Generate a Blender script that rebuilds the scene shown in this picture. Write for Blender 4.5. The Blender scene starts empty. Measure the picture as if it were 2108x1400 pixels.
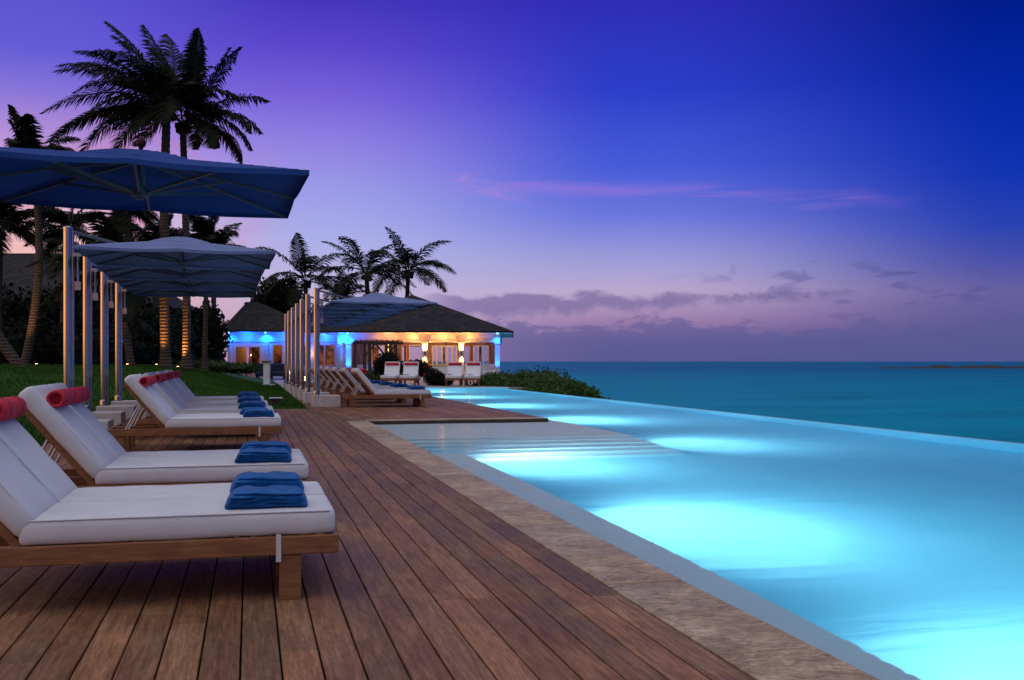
import bpy, bmesh, math, random
from math import radians as R, sin, cos, pi, atan2, sqrt, tan
from mathutils import Vector, Matrix, noise as mnoise

# ------------------------------------------------------------------ camera / world / sun / exposure
sc = bpy.context.scene
YAW = R(14.4)                      # camera looks this far right of the deck boards' direction (+Y)
CAM_H = 1.1
cam_d = bpy.data.cameras.new('camera'); cam = bpy.data.objects.new('camera', cam_d)
sc.collection.objects.link(cam); sc.camera = cam
cam.location = (0, 0, CAM_H); cam.rotation_euler = (R(90), 0, -YAW)
cam_d.sensor_width = 36; cam_d.lens = 35.86; cam_d.shift_y = 0.0209
cam_d.clip_start = 0.05; cam_d.clip_end = 60000
sc.view_settings.view_transform = 'Standard'; sc.view_settings.look = 'None'
sc.view_settings.gamma = 1; sc.view_settings.exposure = 0.0
sc.render.engine = 'CYCLES'
cy = sc.cycles
cy.max_bounces = 8; cy.diffuse_bounces = 4; cy.glossy_bounces = 4; cy.transmission_bounces = 6
cy.volume_bounces = 1; cy.transparent_max_bounces = 8; cy.caustics_reflective = False
cy.sample_clamp_indirect = 6.0; cy.blur_glossy = 0.5
try:
    cy.use_denoising = True; cy.denoiser = 'OPENIMAGEDENOISE'
except Exception: pass

def s2l(c):
    return tuple((x/255/12.92 if x/255 <= .04045 else ((x/255+.055)/1.055)**2.4) for x in c)

def build_world():
    w = bpy.data.worlds.new("World"); sc.world = w; w.use_nodes = True
    nt = w.node_tree; nt.nodes.clear(); N = nt.nodes.new; L = nt.links.new
    def val(x):
        return x
    def math_(op, a, b=None, c=None, clamp=False):
        n = N('ShaderNodeMath'); n.operation = op; n.use_clamp = clamp
        for i, x in enumerate((a, b, c)):
            if x is None: continue
            if isinstance(x, (int, float)): n.inputs[i].default_value = x
            else: L(x, n.inputs[i])
        return n.outputs[0]
    def sm(x, a, b, t0=0.0, t1=1.0):
        n = N('ShaderNodeMapRange'); n.interpolation_type = 'SMOOTHSTEP'
        L(x, n.inputs[0]); n.inputs[1].default_value = a; n.inputs[2].default_value = b
        n.inputs[3].default_value = t0; n.inputs[4].default_value = t1
        return n.outputs[0]
    def mix(f, a, b):
        n = N('ShaderNodeMix'); n.data_type = 'RGBA'
        if isinstance(f, (int, float)): n.inputs[0].default_value = f
        else: L(f, n.inputs[0])
        for i, x in ((6, a), (7, b)):
            if isinstance(x, tuple): n.inputs[i].default_value = (*x, 1)
            else: L(x, n.inputs[i])
        return n.outputs[2]
    tc = N('ShaderNodeTexCoord'); sp = N('ShaderNodeSeparateXYZ'); L(tc.outputs['Generated'], sp.inputs[0])
    X, Y, Z = sp.outputs
    az = math_('MULTIPLY', math_('ARCTAN2', X, Y), 180/pi)       # degrees right of +Y
    def ramp(stops):
        n = N('ShaderNodeValToRGB'); L(Z, n.inputs[0]); cr = n.color_ramp; cr.interpolation = 'EASE' if False else 'LINEAR'
        while len(cr.elements) > 1: cr.elements.remove(cr.elements[0])
        for i, (p, c) in enumerate(sorted(stops)):
            e = cr.elements[0] if i == 0 else cr.elements.new(p)
            e.position = p; e.color = (*s2l(c), 1)
        return n.outputs[0]
    cA = ramp([(0.0, (205, 120, 130)), (.06, (240, 170, 150)), (.113, (242, 196, 202)), (.15, (226, 180, 214)), (.20, (178, 143, 216)), (.232, (136, 118, 216)), (.268, (100, 92, 214)), (.31, (92, 84, 208)), (.5, (60, 50, 170)), (1, (40, 40, 130))])
    cB = ramp([(0.0, (190, 150, 180)), (.067, (192, 180, 216)), (.114, (172, 176, 232)), (.16, (156, 156, 232)), (.2, (146, 132, 226)), (.247, (120, 98, 218)), (.29, (92, 70, 204)), (.33, (70, 54, 188)), (.5, (45, 40, 160)), (1, (40, 40, 130))])
    cC = ramp([(0.0, (84, 86, 140)), (.02, (104, 96, 152)), (.04, (158, 128, 172)), (.068, (186, 168, 204)), (.092, (164, 160, 214)), (.139, (108, 120, 220)), (.185, (72, 92, 216)), (.255, (44, 62, 202)), (.335, (46, 44, 180)), (.5, (30, 34, 150)), (1, (40, 40, 130))])
    cD = ramp([(0.0, (66, 80, 138)), (.03, (90, 88, 148)), (.062, (104, 96, 160)), (.09, (72, 80, 168)), (.12, (40, 66, 178)), (.165, (16, 52, 178)), (.21, (6, 44, 172)), (.26, (2, 36, 156)), (.305, (0, 28, 140)), (.5, (14, 24, 110)), (1, (40, 40, 130))])
    c = mix(sm(az, -12, 3.5), cA, cB); c = mix(sm(az, 3.5, 21), c, cC); c = mix(sm(az, 21, 41), c, cD)
    # ---- clouds laid out by true direction
    def cloud_noise(sx, sz, scale, detail, rough, dist=0.0, off=0.0):
        cb = N('ShaderNodeCombineXYZ'); L(math_('MULTIPLY', az, sx), cb.inputs[0]); L(math_('MULTIPLY', Z, sz), cb.inputs[1]); cb.inputs[2].default_value = off
        n = N('ShaderNodeTexNoise'); L(cb.outputs[0], n.inputs['Vector']); n.inputs['Scale'].default_value = scale
        n.inputs['Detail'].default_value = detail; n.inputs['Roughness'].default_value = rough; n.inputs['Distortion'].default_value = dist
        return n.outputs[0]
    def band(a, b, c_, d):
        return math_('MULTIPLY', sm(Z, a, b), sm(Z, c_, d, 1.0, 0.0))
    # lower haze-blue bank filling the sky just over the horizon
    nb = cloud_noise(.26, 40, 1.4, 7, .6, .25, 3.1)
    top2 = math_('ADD', .0335, math_('MULTIPLY', math_('SUBTRACT', nb, .5), .055))
    d2 = math_('SUBTRACT', top2, Z)
    c = mix(math_('MULTIPLY', math_('MULTIPLY', sm(d2, -.002, .004), sm(az, 8, 15)), .62), c, s2l((92, 90, 148)))
    nb2 = cloud_noise(.5, 70, 1.2, 6, .62, .3, 7.7)
    m2c = math_('MULTIPLY', sm(nb2, .55, .66), math_('MULTIPLY', band(.02, .032, .042, .054), sm(az, 14, 18)))
    c = mix(math_('MULTIPLY', m2c, .55), c, s2l((108, 96, 152)))
    # long purple bank with a crisp bumpy top
    n1 = cloud_noise(.30, 30, 1.5, 7, .6, .2)
    top1 = math_('ADD', .0655, math_('MULTIPLY', math_('SUBTRACT', n1, .5), .028))
    bot = math_('ADD', math_('ADD', .041, math_('MULTIPLY', math_('SUBTRACT', az, 11.0), .0009)), math_('MULTIPLY', math_('SUBTRACT', cloud_noise(.35, 20, 1.6, 6, .6, .2, 2.2), .5), .03))
    m1 = math_('MULTIPLY', math_('MULTIPLY', sm(math_('SUBTRACT', top1, Z), -.0016, .0042), sm(math_('SUBTRACT', Z, bot), -.003, .008)), math_('MULTIPLY', sm(az, 8, 12), sm(az, 31, 39, 1.0, 0.0)))
    c = mix(math_('MULTIPLY', m1, .72), c, s2l((116, 104, 156)))
    # detached dark wisps
    n3 = cloud_noise(.4, 62, 1.0, 6, .58, .3, 5.7)
    m3 = math_('MULTIPLY', sm(n3, .53, .64), math_('MULTIPLY', band(.045, .06, .084, .10), sm(az, 20, 33)))
    c = mix(math_('MULTIPLY', m3, .5), c, s2l((82, 80, 146)))
    # pink cirrus streak
    zc = math_('SUBTRACT', Z, math_('ADD', .1745, math_('MULTIPLY', math_('SUBTRACT', az, 11.5), -.00135)))
    n4 = cloud_noise(.10, 55, 1.4, 7, .62, .7, 1.3)
    hz = math_('SUBTRACT', 1.0, math_('MULTIPLY', math_('ABSOLUTE', math_('ADD', zc, math_('MULTIPLY', math_('SUBTRACT', cloud_noise(.14, 1, 1.0, 2, .5, 0, 4.4), .5), .03))), sm(az, 11, 17, 48.0, 95.0)), clamp=True)
    m4 = math_('MULTIPLY', math_('MULTIPLY', hz, sm(n4, .40, .62)), math_('MULTIPLY', sm(az, 8, 13), sm(az, 30, 38, 1.0, 0.0)))
    pz = math_('ABSOLUTE', math_('SUBTRACT', Z, math_('ADD', .1685, math_('MULTIPLY', math_('SUBTRACT', az, 12.8), -.0042))))
    n4b = cloud_noise(.25, 45, 1.6, 7, .62, .9, 6.6)
    m4b = math_('MULTIPLY', math_('MULTIPLY', sm(pz, 0, .011, 1.0, 0.0), sm(n4b, .36, .62)), math_('MULTIPLY', sm(az, 10.6, 12.0), sm(az, 13.0, 16.0, 1.0, 0.0)))
    c = mix(math_('MULTIPLY', m4b, .42), c, s2l((196, 138, 214)))
    c = mix(math_('MULTIPLY', m4, .30), c, s2l((186, 130, 214)))
    # pink glow clouds low at far left
    n5 = cloud_noise(.12, 14, 1.6, 5, .55, .8, 9.0)
    m5 = math_('MULTIPLY', math_('MULTIPLY', sm(n5, .46, .64), band(.05, .09, .16, .24)), sm(az, -4, 3, 1.0, 0.0))
    c = mix(math_('MULTIPLY', m5, .55), c, s2l((206, 120, 160)))
    # ---- afterglow of the set sun, behind and to the left of the camera
    d1 = N('ShaderNodeVectorMath'); d1.operation = 'DOT_PRODUCT'; L(tc.outputs['Generated'], d1.inputs[0])
    ga = R(-128); d1.inputs[1].default_value = (sin(ga)*.96, cos(ga)*.96, .25)
    g = sm(d1.outputs['Value'], -.35, .95)
    glow = mix(sm(Z, .05, .5), (.22, .18, .20), (.54, .52, .62))
    org = math_('MULTIPLY', math_('MULTIPLY', sm(az, -132, -115), sm(az, -60, -35, 1.0, 0.0)), math_('MULTIPLY', sm(Z, -.02, .0), sm(Z, .14, .22, 1.0, 0.0)))
    behind = sm(math_('ABSOLUTE', az), 44, 75)
    c = mix(math_('MULTIPLY', behind, math_('MULTIPLY', g, 1.0)), c, glow)
    c = mix(org, c, (2.6, 1.0, .28))
    c = mix(sm(Z, .42, .8), c, (.64, .65, .76))
    # below the horizon: dark sea-ish
    c = mix(sm(Z, -.02, 0, 1.0, 0.0), c, (.02, .06, .1))
    bg = N('ShaderNodeBackground'); L(c, bg.inputs[0]); bg.inputs[1].default_value = 1.0
    out = N('ShaderNodeOutputWorld'); L(bg.outputs[0], out.inputs[0])
build_world()
sun_d = bpy.data.lights.new('sun', 'SUN'); sun_d.energy = 0.35; sun_d.angle = R(50); sun_d.color = (1, .88, .80)
sun = bpy.data.objects.new('sun', sun_d); sc.collection.objects.link(sun)
sun.rotation_euler = (R(26), 0, R(-50))          # dusk afterglow from behind left

# ------------------------------------------------------------------ helpers
C = sc.collection
rnd = random.Random(7)
F = Vector((sin(YAW), cos(YAW), 0)); RT = Vector((cos(YAW), -sin(YAW), 0))
def LT(lat, t, z=0.0):
    """a point from its distance t along the view axis and lat sideways"""
    return F*t + RT*lat + Vector((0, 0, z))

class MB:
    def __init__(s): s.v = []; s.f = []; s.c = []; s.m = []
    def add(s, vs, fs, tint=None, mi=0):
        b = len(s.v); s.v += [tuple(p) for p in vs]; s.f += [tuple(b+i for i in f) for f in fs]
        s.c += [tint or (1, 1, 1)]*len(vs); s.m += [mi]*len(fs)
    def box(s, x0, x1, y0, y1, z0, z1, M=None, tint=None, mi=0):
        vs = [Vector((x, y, z)) for z in (z0, z1) for y in (y0, y1) for x in (x0, x1)]
        if M is not None: vs = [M @ p for p in vs]
        s.add(vs, [(0, 2, 3, 1), (4, 5, 7, 6), (0, 1, 5, 4), (2, 6, 7, 3), (0, 4, 6, 2), (1, 3, 7, 5)], tint, mi)
        return s
    def bar(s, a, b, w, h, up=(0, 0, 1)):
        """rectangular bar from a to b"""
        a = Vector(a); b = Vector(b); d = (b-a).normalized(); u = Vector(up)
        if abs(d.dot(u)) > .98: u = Vector((1, 0, 0))
        sx = d.cross(u).normalized(); uz = sx.cross(d).normalized()
        vs = [p + sx*i*w/2 + uz*j*h/2 for p in (a, b) for j in (-1, 1) for i in (-1, 1)]
        s.add(vs, [(0, 2, 3, 1), (4, 5, 7, 6), (0, 1, 5, 4), (2, 6, 7, 3), (0, 4, 6, 2), (1, 3, 7, 5)]); return s
    def tube(s, pts, rad, n=10, cap=True):
        pts = [Vector(p) for p in pts]; k = len(pts)
        if not hasattr(rad, '__len__'): rad = [rad]*k
        vs = []; fs = []
        ref = None
        for i, p in enumerate(pts):
            d = (pts[min(i+1, k-1)] - pts[max(i-1, 0)]).normalized()
            if ref is None: ref = Vector((0, 0, 1)) if abs(d.z) < .9 else Vector((1, 0, 0))
            a = d.cross(ref).normalized(); b = a.cross(d).normalized(); ref = b
            for j in range(n):
                q = 2*pi*j/n; vs.append(p + (a*cos(q) + b*sin(q))*rad[i])
        for i in range(k-1):
            for j in range(n):
                j2 = (j+1) % n; fs.append((i*n+j, i*n+j2, (i+1)*n+j2, (i+1)*n+j))
        if cap:
            m0 = len(vs); vs += vs[:n]; fs.append(tuple(m0+j for j in range(n-1, -1, -1))); m1 = len(vs); vs += vs[(k-1)*n:k*n]; fs.append(tuple(m1+j for j in range(n)))
        s.add(vs, fs); return s
    def rbox(s, L_, W, H, r, M=None, nx=8, ny=6, nz=3, puff=0.0, amp=0.0, seed=0):
        """rounded, slightly puffed box centred on the origin (cushions, towels)"""
        idx = {}; vs = []; fs = []
        def vid(i, j, k):
            key = (i, j, k)
            if key in idx: return idx[key]
            def sp(i, n):            # denser near the ends
                t = i/n*2-1; return math.copysign(abs(sin(t*pi/2))**.8, t)
            x, y, z = sp(i, nx), sp(j, ny), sp(k, nz)
            p = Vector((x*L_/2, y*W/2, z*H/2))
            q = Vector((max(-(L_/2-r), min(L_/2-r, p.x)), max(-(W/2-r), min(W/2-r, p.y)), max(-(H/2-r), min(H/2-r, p.z))))
            d = p-q
            if d.length > 1e-9: p = q + d.normalized()*r
            w_ = (1-x*x)*(1-y*y)
            p.z += puff*w_**.5*(1 if z > 0 else -.3)*abs(z)
            if amp: p += amp*mnoise.noise_vector(Vector((p.x*9+seed*7.3, p.y*9+seed, p.z*9)))
            idx[key] = len(vs); vs.append(p if M is None else M @ p); return idx[key]
        for k in (0, nz):
            for i in range(nx):
                for j in range(ny):
                    q = [vid(i, j, k), vid(i+1, j, k), vid(i+1, j+1, k), vid(i, j+1, k)]
                    fs.append(tuple(q if k else q[::-1]))
        for j in (0, ny):
            for i in range(nx):
                for k in range(nz):
                    q = [vid(i, j, k), vid(i+1, j, k), vid(i+1, j, k+1), vid(i, j, k+1)]
                    fs.append(tuple(q if j == 0 else q[::-1]))
        for i in (0, nx):
            for j in range(ny):
                for k in range(nz):
                    q = [vid(i, j, k), vid(i, j+1, k), vid(i, j+1, k+1), vid(i, j, k+1)]
                    fs.append(tuple(q if i else q[::-1]))
        s.add(vs, fs); return s
    def lathe(s, prof, n=16, M=None):
        vs = []; fs = []
        for (r, z) in prof:
            for j in range(n):
                q = 2*pi*j/n; p = Vector((r*cos(q), r*sin(q), z)); vs.append(M @ p if M is not None else p)
        for i in range(len(prof)-1):
            for j in range(n):
                j2 = (j+1) % n; fs.append((i*n+j, i*n+j2, (i+1)*n+j2, (i+1)*n+j))
        fs.append(tuple(range(n-1, -1, -1))); fs.append(tuple((len(prof)-1)*n+j for j in range(n)))
        s.add(vs, fs); return s
    def mesh(s, name, mats, smooth=False):
        me = bpy.data.meshes.new(name); me.from_pydata(s.v, [], s.f)
        for m in (mats if isinstance(mats, (list, tuple)) else [mats]): me.materials.append(m)
        ca = me.color_attributes.new('tint', 'FLOAT_COLOR', 'POINT')
        ca.data.foreach_set('color', [x for c in s.c for x in (*c, 1)])
        if any(s.m): me.polygons.foreach_set('material_index', s.m)
        if smooth: me.polygons.foreach_set('use_smooth', [True]*len(me.polygons))
        me.update(); return me
    def build(s, name, mats, parent=None, loc=None, rz=0, smooth=False, bevel=0, seg=2, label=None):
        o = bpy.data.objects.new(name, s.mesh(name, mats, smooth)); C.objects.link(o)
        if parent is not None: o.parent = parent
        if loc is not None: o.location = loc
        o.rotation_euler.z = rz
        if bevel:
            b = o.modifiers.new('bevel', 'BEVEL'); b.width = bevel; b.segments = seg; b.limit_method = 'ANGLE'; b.angle_limit = R(40)
        if label: o['label'] = label
        return o

def tag(o, label, cat, group=None):
    o['label'] = label; o['category'] = cat
    if group: o['group'] = group
    return o
def struct(o, kind='structure', label=None):
    o['kind'] = kind
    if label: o['label'] = label
    return o
def thing(name, label, cat, loc=(0, 0, 0), rz=0, group=None):
    o = bpy.data.objects.new(name, None); C.objects.link(o); o.location = loc; o.rotation_euler.z = rz
    o.empty_display_size = .2
    return tag(o, label, cat, group)
def dup(root, loc, rz=0, label=None, group=None, scale=None):
    def cp(o, par):
        c = o.copy(); C.objects.link(c)
        if par is not None: c.parent = par
        for ch in list(o.children): cp(ch, c)
        return c
    r = cp(root, None); r.location = loc; r.rotation_euler.z = rz
    if scale: r.scale = scale
    if label: r['label'] = label
    if group: r['group'] = group
    return r

# ------------------------------------------------------------------ materials
class Mt:
    def __init__(s, name, rough=.6, color=(.5, .5, .5), spec=.5, metal=0):
        s.m = bpy.data.materials.new(name); s.m.use_nodes = True; s.nt = s.m.node_tree
        s.b = s.nt.nodes['Principled BSDF']; s.b.inputs['Roughness'].default_value = rough
        s.b.inputs['Base Color'].default_value = (*color, 1); s.b.inputs['Specular IOR Level'].default_value = spec
        s.b.inputs['Metallic'].default_value = metal
    def N(s, t, **k):
        n = s.nt.nodes.new(t)
        for a, b in k.items(): setattr(n, a, b)
        return n
    def L(s, a, b): s.nt.links.new(a, b)
    def coord(s, scale=(1, 1, 1), rot=(0, 0, 0)):
        t = s.N('ShaderNodeTexCoord'); mp = s.N('ShaderNodeMapping'); s.L(t.outputs['Object'], mp.inputs[0])
        mp.inputs['Scale'].default_value = scale; mp.inputs['Rotation'].default_value = rot; return mp.outputs[0]
    def noise(s, scale, detail=4, rough=.5, vec=None, dist=0):
        n = s.N('ShaderNodeTexNoise'); n.inputs['Scale'].default_value = scale; n.inputs['Detail'].default_value = detail
        n.inputs['Roughness'].default_value = rough; n.inputs['Distortion'].default_value = dist
        if vec is not None: s.L(vec, n.inputs['Vector'])
        else: s.L(s.coord(), n.inputs['Vector'])
        return n.outputs[0]
    def ramp(s, fac, stops):
        n = s.N('ShaderNodeValToRGB'); s.L(fac, n.inputs[0]); cr = n.color_ramp
        while len(cr.elements) > 1: cr.elements.remove(cr.elements[0])
        for i, (p, c) in enumerate(stops):
            e = cr.elements[0] if i == 0 else cr.elements.new(p); e.position = p
            e.color = (*c, 1) if len(c) == 3 else c
        return n.outputs[0]
    def mul(s, a, b, fac=1.0):
        n = s.N('ShaderNodeMix'); n.data_type = 'RGBA'; n.blend_type = 'MULTIPLY'; n.inputs[0].default_value = fac
        for i, x in ((6, a), (7, b)):
            if isinstance(x, tuple): n.inputs[i].default_value = (*x, 1)
            else: s.L(x, n.inputs[i])
        return n.outputs[2]
    def tint(s):
        n = s.N('ShaderNodeAttribute'); n.attribute_name = 'tint'; return n.outputs['Color']
    def col(s, x): s.L(x, s.b.inputs['Base Color']); return s
    def bump(s, h, strength=.3, dist=.02):
        n = s.N('ShaderNodeBump'); n.inputs['Strength'].default_value = strength; n.inputs['Distance'].default_value = dist
        s.L(h, n.inputs['Height']); s.L(n.outputs[0], s.b.inputs['Normal']); return s

M = {}
def mk_materials():
    # deck boards
    m = Mt('deck_wood', .6, spec=.16); g = m.noise(3.0, 6, .6, m.coord((14, .9, 1)), .6); bl = m.noise(2.2, 4, .6, m.coord((1.2, .6, 1)))
    fine = m.noise(60, 3, .6, m.coord((2, .2, 1))); knot = m.noise(9, 7, .72, m.coord((2.6, .8, 1)), 1.6)
    c = m.mul(m.ramp(g, [(.3, (.16, .080, .040)), (.52, (.265, .14, .075)), (.72, (.35, .20, .115))]), m.tint())
    c = m.mul(c, m.ramp(knot, [(.3, (.74,)*3), (.5, (1,)*3), (.7, (1.2, 1.17, 1.12))])); c = m.mul(c, m.ramp(fine, [(.3, (.8,)*3), (.7, (1.15,)*3)]))
    c = m.mul(c, m.ramp(bl, [(.3, (.64, .62, .60)), (.7, (1.12, 1.08, 1.05))])); m.col(c).bump(fine, .25, .004)
    m.L(m.ramp(bl, [(.3, (.5,)*3), (.7, (.7,)*3)]), m.b.inputs['Roughness']); M['deck'] = m.m
    # teak furniture
    m = Mt('teak', .5, spec=.4); g = m.noise(4, 5, .6, m.coord((1.5, 12, 12)), .5)
    m.col(m.ramp(g, [(.3, (.15, .062, .026)), (.55, (.25, .108, .046)), (.75, (.34, .16, .075))])).bump(g, .1, .003); M['teak'] = m.m
    m = Mt('teak_dark', .55, spec=.4); g = m.noise(4, 5, .6, m.coord((12, 1.5, 12)), .5)
    m.col(m.ramp(g, [(.3, (.085, .038, .018)), (.7, (.18, .085, .045))])); M['teak_slat'] = m.m
    # cushion fabric
    m = Mt('cushion_fabric', .9, (.80, .76, .78), .15); w = m.noise(900, 2, .5); big = m.noise(6, 4, .55); 
    m.col(m.ramp(big, [(.3, (.68, .69, .73)), (.7, (.74, .75, .79))]))
    ad = m.N('ShaderNodeMath', operation='ADD'); m.L(m.noise(7, 3, .5), ad.inputs[0]); m.L(w, ad.inputs[1]); ad2 = m.N('ShaderNodeMath', operation='MULTIPLY'); m.L(ad.outputs[0], ad2.inputs[0]); ad2.inputs[1].default_value = .5
    m.bump(ad2.outputs[0], .5, .022); M['cushion'] = m.m
    m = Mt('piping', .85, (.60, .61, .65), .15); M['piping'] = m.m
    m = Mt('red_fabric', .85, (.62, .035, .045), .2); n = m.noise(8, 4, .6); m.col(m.ramp(n, [(.3, (.50, .022, .045)), (.7, (.66, .045, .075))])).bump(n, .3, .01); M['red'] = m.m
    m = Mt('finial_wood', .6, (.05, .012, .018), .2); M['finial'] = m.m
    m = Mt('red_core', .9, (.22, .01, .02), .1); M['red_core'] = m.m
    m = Mt('black_strap', .7, (.012, .012, .015)); M['black'] = m.m
    m = Mt('towel_blue', .95, (.01, .10, .33), .1); n = m.noise(260, 3, .7); n2 = m.noise(14, 4, .6)
    m.col(m.ramp(n2, [(.3, (.004, .075, .28)), (.7, (.008, .13, .42))]))
    ad = m.N('ShaderNodeMath', operation='ADD'); m.L(n, ad.inputs[0]); m.L(n2, ad.inputs[1]); m.bump(ad.outputs[0], .6, .008)
    m.b.inputs['Sheen Weight'].default_value = .15; M['towel'] = m.m
    m = Mt('steel', .3, (.42, .41, .43), .5, 1); n = m.noise(30, 3, .5, m.coord((1, 1, .05))); m.L(m.ramp(n, [(.3, (.10,)*3), (.7, (.20,)*3)]), m.b.inputs['Roughness']); M['steel'] = m.m
    m = Mt('rib_metal', .4, (.10, .12, .17), .4, .3); M['rib'] = m.m
    m = Mt('white_metal', .4, (.6, .6, .62)); M['white_metal'] = m.m
    # canopy: woven, a little translucent
    m = Mt('canopy_fabric', .85, (.33, .35, .50), .2); n = m.noise(3.0, 4, .5); m.col(m.ramp(n, [(.3, (.17, .22, .44)), (.7, (.22, .28, .51))])).bump(m.noise(5, 3, .5), .25, .03)
    M['canopy'] = m.m
    m = Mt('canopy_navy', .85, (.06, .10, .26), .15); n = m.noise(3.0, 4, .5); m.col(m.ramp(n, [(.3, (.025, .075, .30)), (.7, (.035, .10, .37))])).bump(m.noise(5, 3, .5), .25, .03); M['canopy_navy'] = m.m
    # stone coping
    m = Mt('coping_stone', .6, spec=.35); a = m.noise(2.4, 7, .62, m.coord((1, 1, 1)), .5); b = m.noise(9, 8, .74, m.coord((1, 2.0, 1)), 1.4); vn = m.noise(5, 6, .7, m.coord((1, 1.6, 1)), 3.0)
    c = m.mul(m.ramp(a, [(.3, (.24, .155, .095)), (.5, (.35, .25, .165)), (.68, (.46, .36, .25))]), m.tint())
    c = m.mul(c, m.ramp(b, [(.35, (.55, .53, .50)), (.5, (1, 1, 1)), (.66, (1.5, 1.45, 1.3))])); c = m.mul(c, m.ramp(vn, [(.46, (1,)*3), (.5, (1.45, 1.42, 1.3)), (.54, (1,)*3)])); m.col(c).bump(b, .6, .01); M['coping'] = m.m
    m = Mt('grout', .9, (.07, .05, .04)); M['grout'] = m.m
    m = Mt('dark_gap', .95, (.012, .009, .008), .1); M['gap'] = m.m
    # pool plaster
    m = Mt('pool_plaster', .8, (.25, .62, .74), .2); n = m.noise(1.2, 4, .5); m.col(m.ramp(n, [(.3, (.36, .74, .86)), (.7, (.44, .82, .93))])); M['plaster'] = m.m
    m = Mt('pool_shelf', .8, (.50, .58, .64), .2); n = m.noise(3, 5, .6); m.col(m.ramp(n, [(.3, (.74, .82, .82)), (.7, (.84, .88, .88))])); M['shelf'] = m.m
    # white walls (clapboard)
    m = Mt('clapboard', .6, (.5, .5, .5)); wv = m.N('ShaderNodeTexWave', wave_type='BANDS', bands_direction='Z', wave_profile='SAW'); m.L(m.coord(), wv.inputs['Vector']); wv.inputs['Scale'].default_value = 1.75
    m.bump(wv.outputs[1], .8, .03); M['wall'] = m.m
    m = Mt('white_paint', .5, (.8, .8, .78)); M['white'] = m.m
    m = Mt('block_stone', .75, (.60, .57, .56)); n = m.noise(9, 5, .6); m.col(m.ramp(n, [(.3, (.50, .47, .46)), (.7, (.64, .61, .60))])).bump(n, .2, .01); M['block'] = m.m
    m = Mt('door_wood', .45, (.34, .12, .06)); n = m.noise(5, 4, .6, m.coord((6, 6, .6))); m.col(m.ramp(n, [(.3, (.55, .20, .11)), (.7, (.72, .30, .17))])); M['doorwood'] = m.m
    m = Mt('dark_timber', .6, (.035, .025, .02)); M['timber'] = m.m
    # shingle roof
    m = Mt('roof_shingles', .85, spec=.2); br = m.N('ShaderNodeTexBrick'); 
    uv = m.N('ShaderNodeUVMap'); m.L(uv.outputs[0], br.inputs['Vector']); br.inputs['Scale'].default_value = 1; br.inputs['Brick Width'].default_value = .22; br.inputs['Row Height'].default_value = .16
    br.inputs['Mortar Size'].default_value = .012; br.inputs['Color1'].default_value = (.010, .010, .012, 1); br.inputs['Color2'].default_value = (.040, .036, .042, 1); br.inputs['Mortar'].default_value = (.012, .01, .01, 1); br.inputs['Bias'].default_value = -.1
    m.col(m.mul(br.outputs[0], m.ramp(m.noise(1.4, 5, .65), [(.3, (.6, .6, .6)), (.7, (1.3, 1.25, 1.2))]))).bump(br.outputs[0], .8, .03); M['roof'] = m.m
    # glass
    m = bpy.data.materials.new('window_glass'); m.use_nodes = True; nt = m.node_tree; nt.nodes.clear()
    t = nt.nodes.new('ShaderNodeBsdfTransparent'); g = nt.nodes.new('ShaderNodeBsdfGlossy'); g.inputs['Roughness'].default_value = .02
    mx = nt.nodes.new('ShaderNodeMixShader'); fr = nt.nodes.new('ShaderNodeFresnel'); fr.inputs[0].default_value = 1.5; o = nt.nodes.new('ShaderNodeOutputMaterial')
    nt.links.new(fr.outputs[0], mx.inputs[0]); nt.links.new(t.outputs[0], mx.inputs[1]); nt.links.new(g.outputs[0], mx.inputs[2]); nt.links.new(mx.outputs[0], o.inputs[0]); M['glass'] = m
    # vegetation
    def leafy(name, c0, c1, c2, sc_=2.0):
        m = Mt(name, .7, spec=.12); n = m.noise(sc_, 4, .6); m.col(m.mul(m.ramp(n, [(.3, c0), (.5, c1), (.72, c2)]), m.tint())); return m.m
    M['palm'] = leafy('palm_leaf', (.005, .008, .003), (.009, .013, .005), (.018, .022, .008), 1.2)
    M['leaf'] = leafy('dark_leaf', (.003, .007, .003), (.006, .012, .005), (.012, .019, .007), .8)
    M['shrub'] = leafy('shrub_leaf', (.02, .05, .012), (.04, .09, .02), (.09, .12, .03), 1.5)
    M['grass'] = leafy('grass_blade', (.022, .075, .009), (.034, .105, .012), (.055, .135, .018), .7)
    m = Mt('lawn_soil', .9, spec=.1); n = m.noise(.7, 8, .75); n2 = m.noise(40, 3, .7); m.col(m.mul(m.ramp(n, [(.35, (.016, .055, .007)), (.65, (.050, .125, .018))]), m.ramp(n2, [(.3, (.6,)*3), (.7, (1.25,)*3)]))).bump(n2, .8, .03); M['lawn'] = m.m
    m = Mt('bark', .85, spec=.2); n = m.noise(6, 5, .65, m.coord((1, 1, 3))); wv = m.N('ShaderNodeTexWave', wave_type='BANDS', bands_direction='Z'); m.L(m.coord(), wv.inputs['Vector']); wv.inputs['Scale'].default_value = 2.6; wv.inputs['Distortion'].default_value = 2.5; wv.inputs['Detail'].default_value = 3
    m.col(m.mul(m.ramp(n, [(.3, (.065, .05, .038)), (.7, (.14, .11, .085))]), m.ramp(wv.outputs[1], [(.0, (.45,)*3), (.5, (1,)*3)]))).bump(wv.outputs[1], .7, .03); M['bark'] = m.m
    m = Mt('terrace_stone', .7, (.3, .26, .24)); n = m.noise(4, 5, .6); m.col(m.ramp(n, [(.3, (.24, .20, .18)), (.7, (.36, .31, .28))])); M['terrace'] = m.m
    m = Mt('rock', .9, (.06, .05, .05)); n = m.noise(.05, 5, .6); m.col(m.ramp(n, [(.3, (.01, .012, .016)), (.7, (.03, .027, .03))])); M['rock'] = m.m
    m = Mt('navy_fabric', .8, (.01, .018, .06)); M['navy'] = m.m
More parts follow.
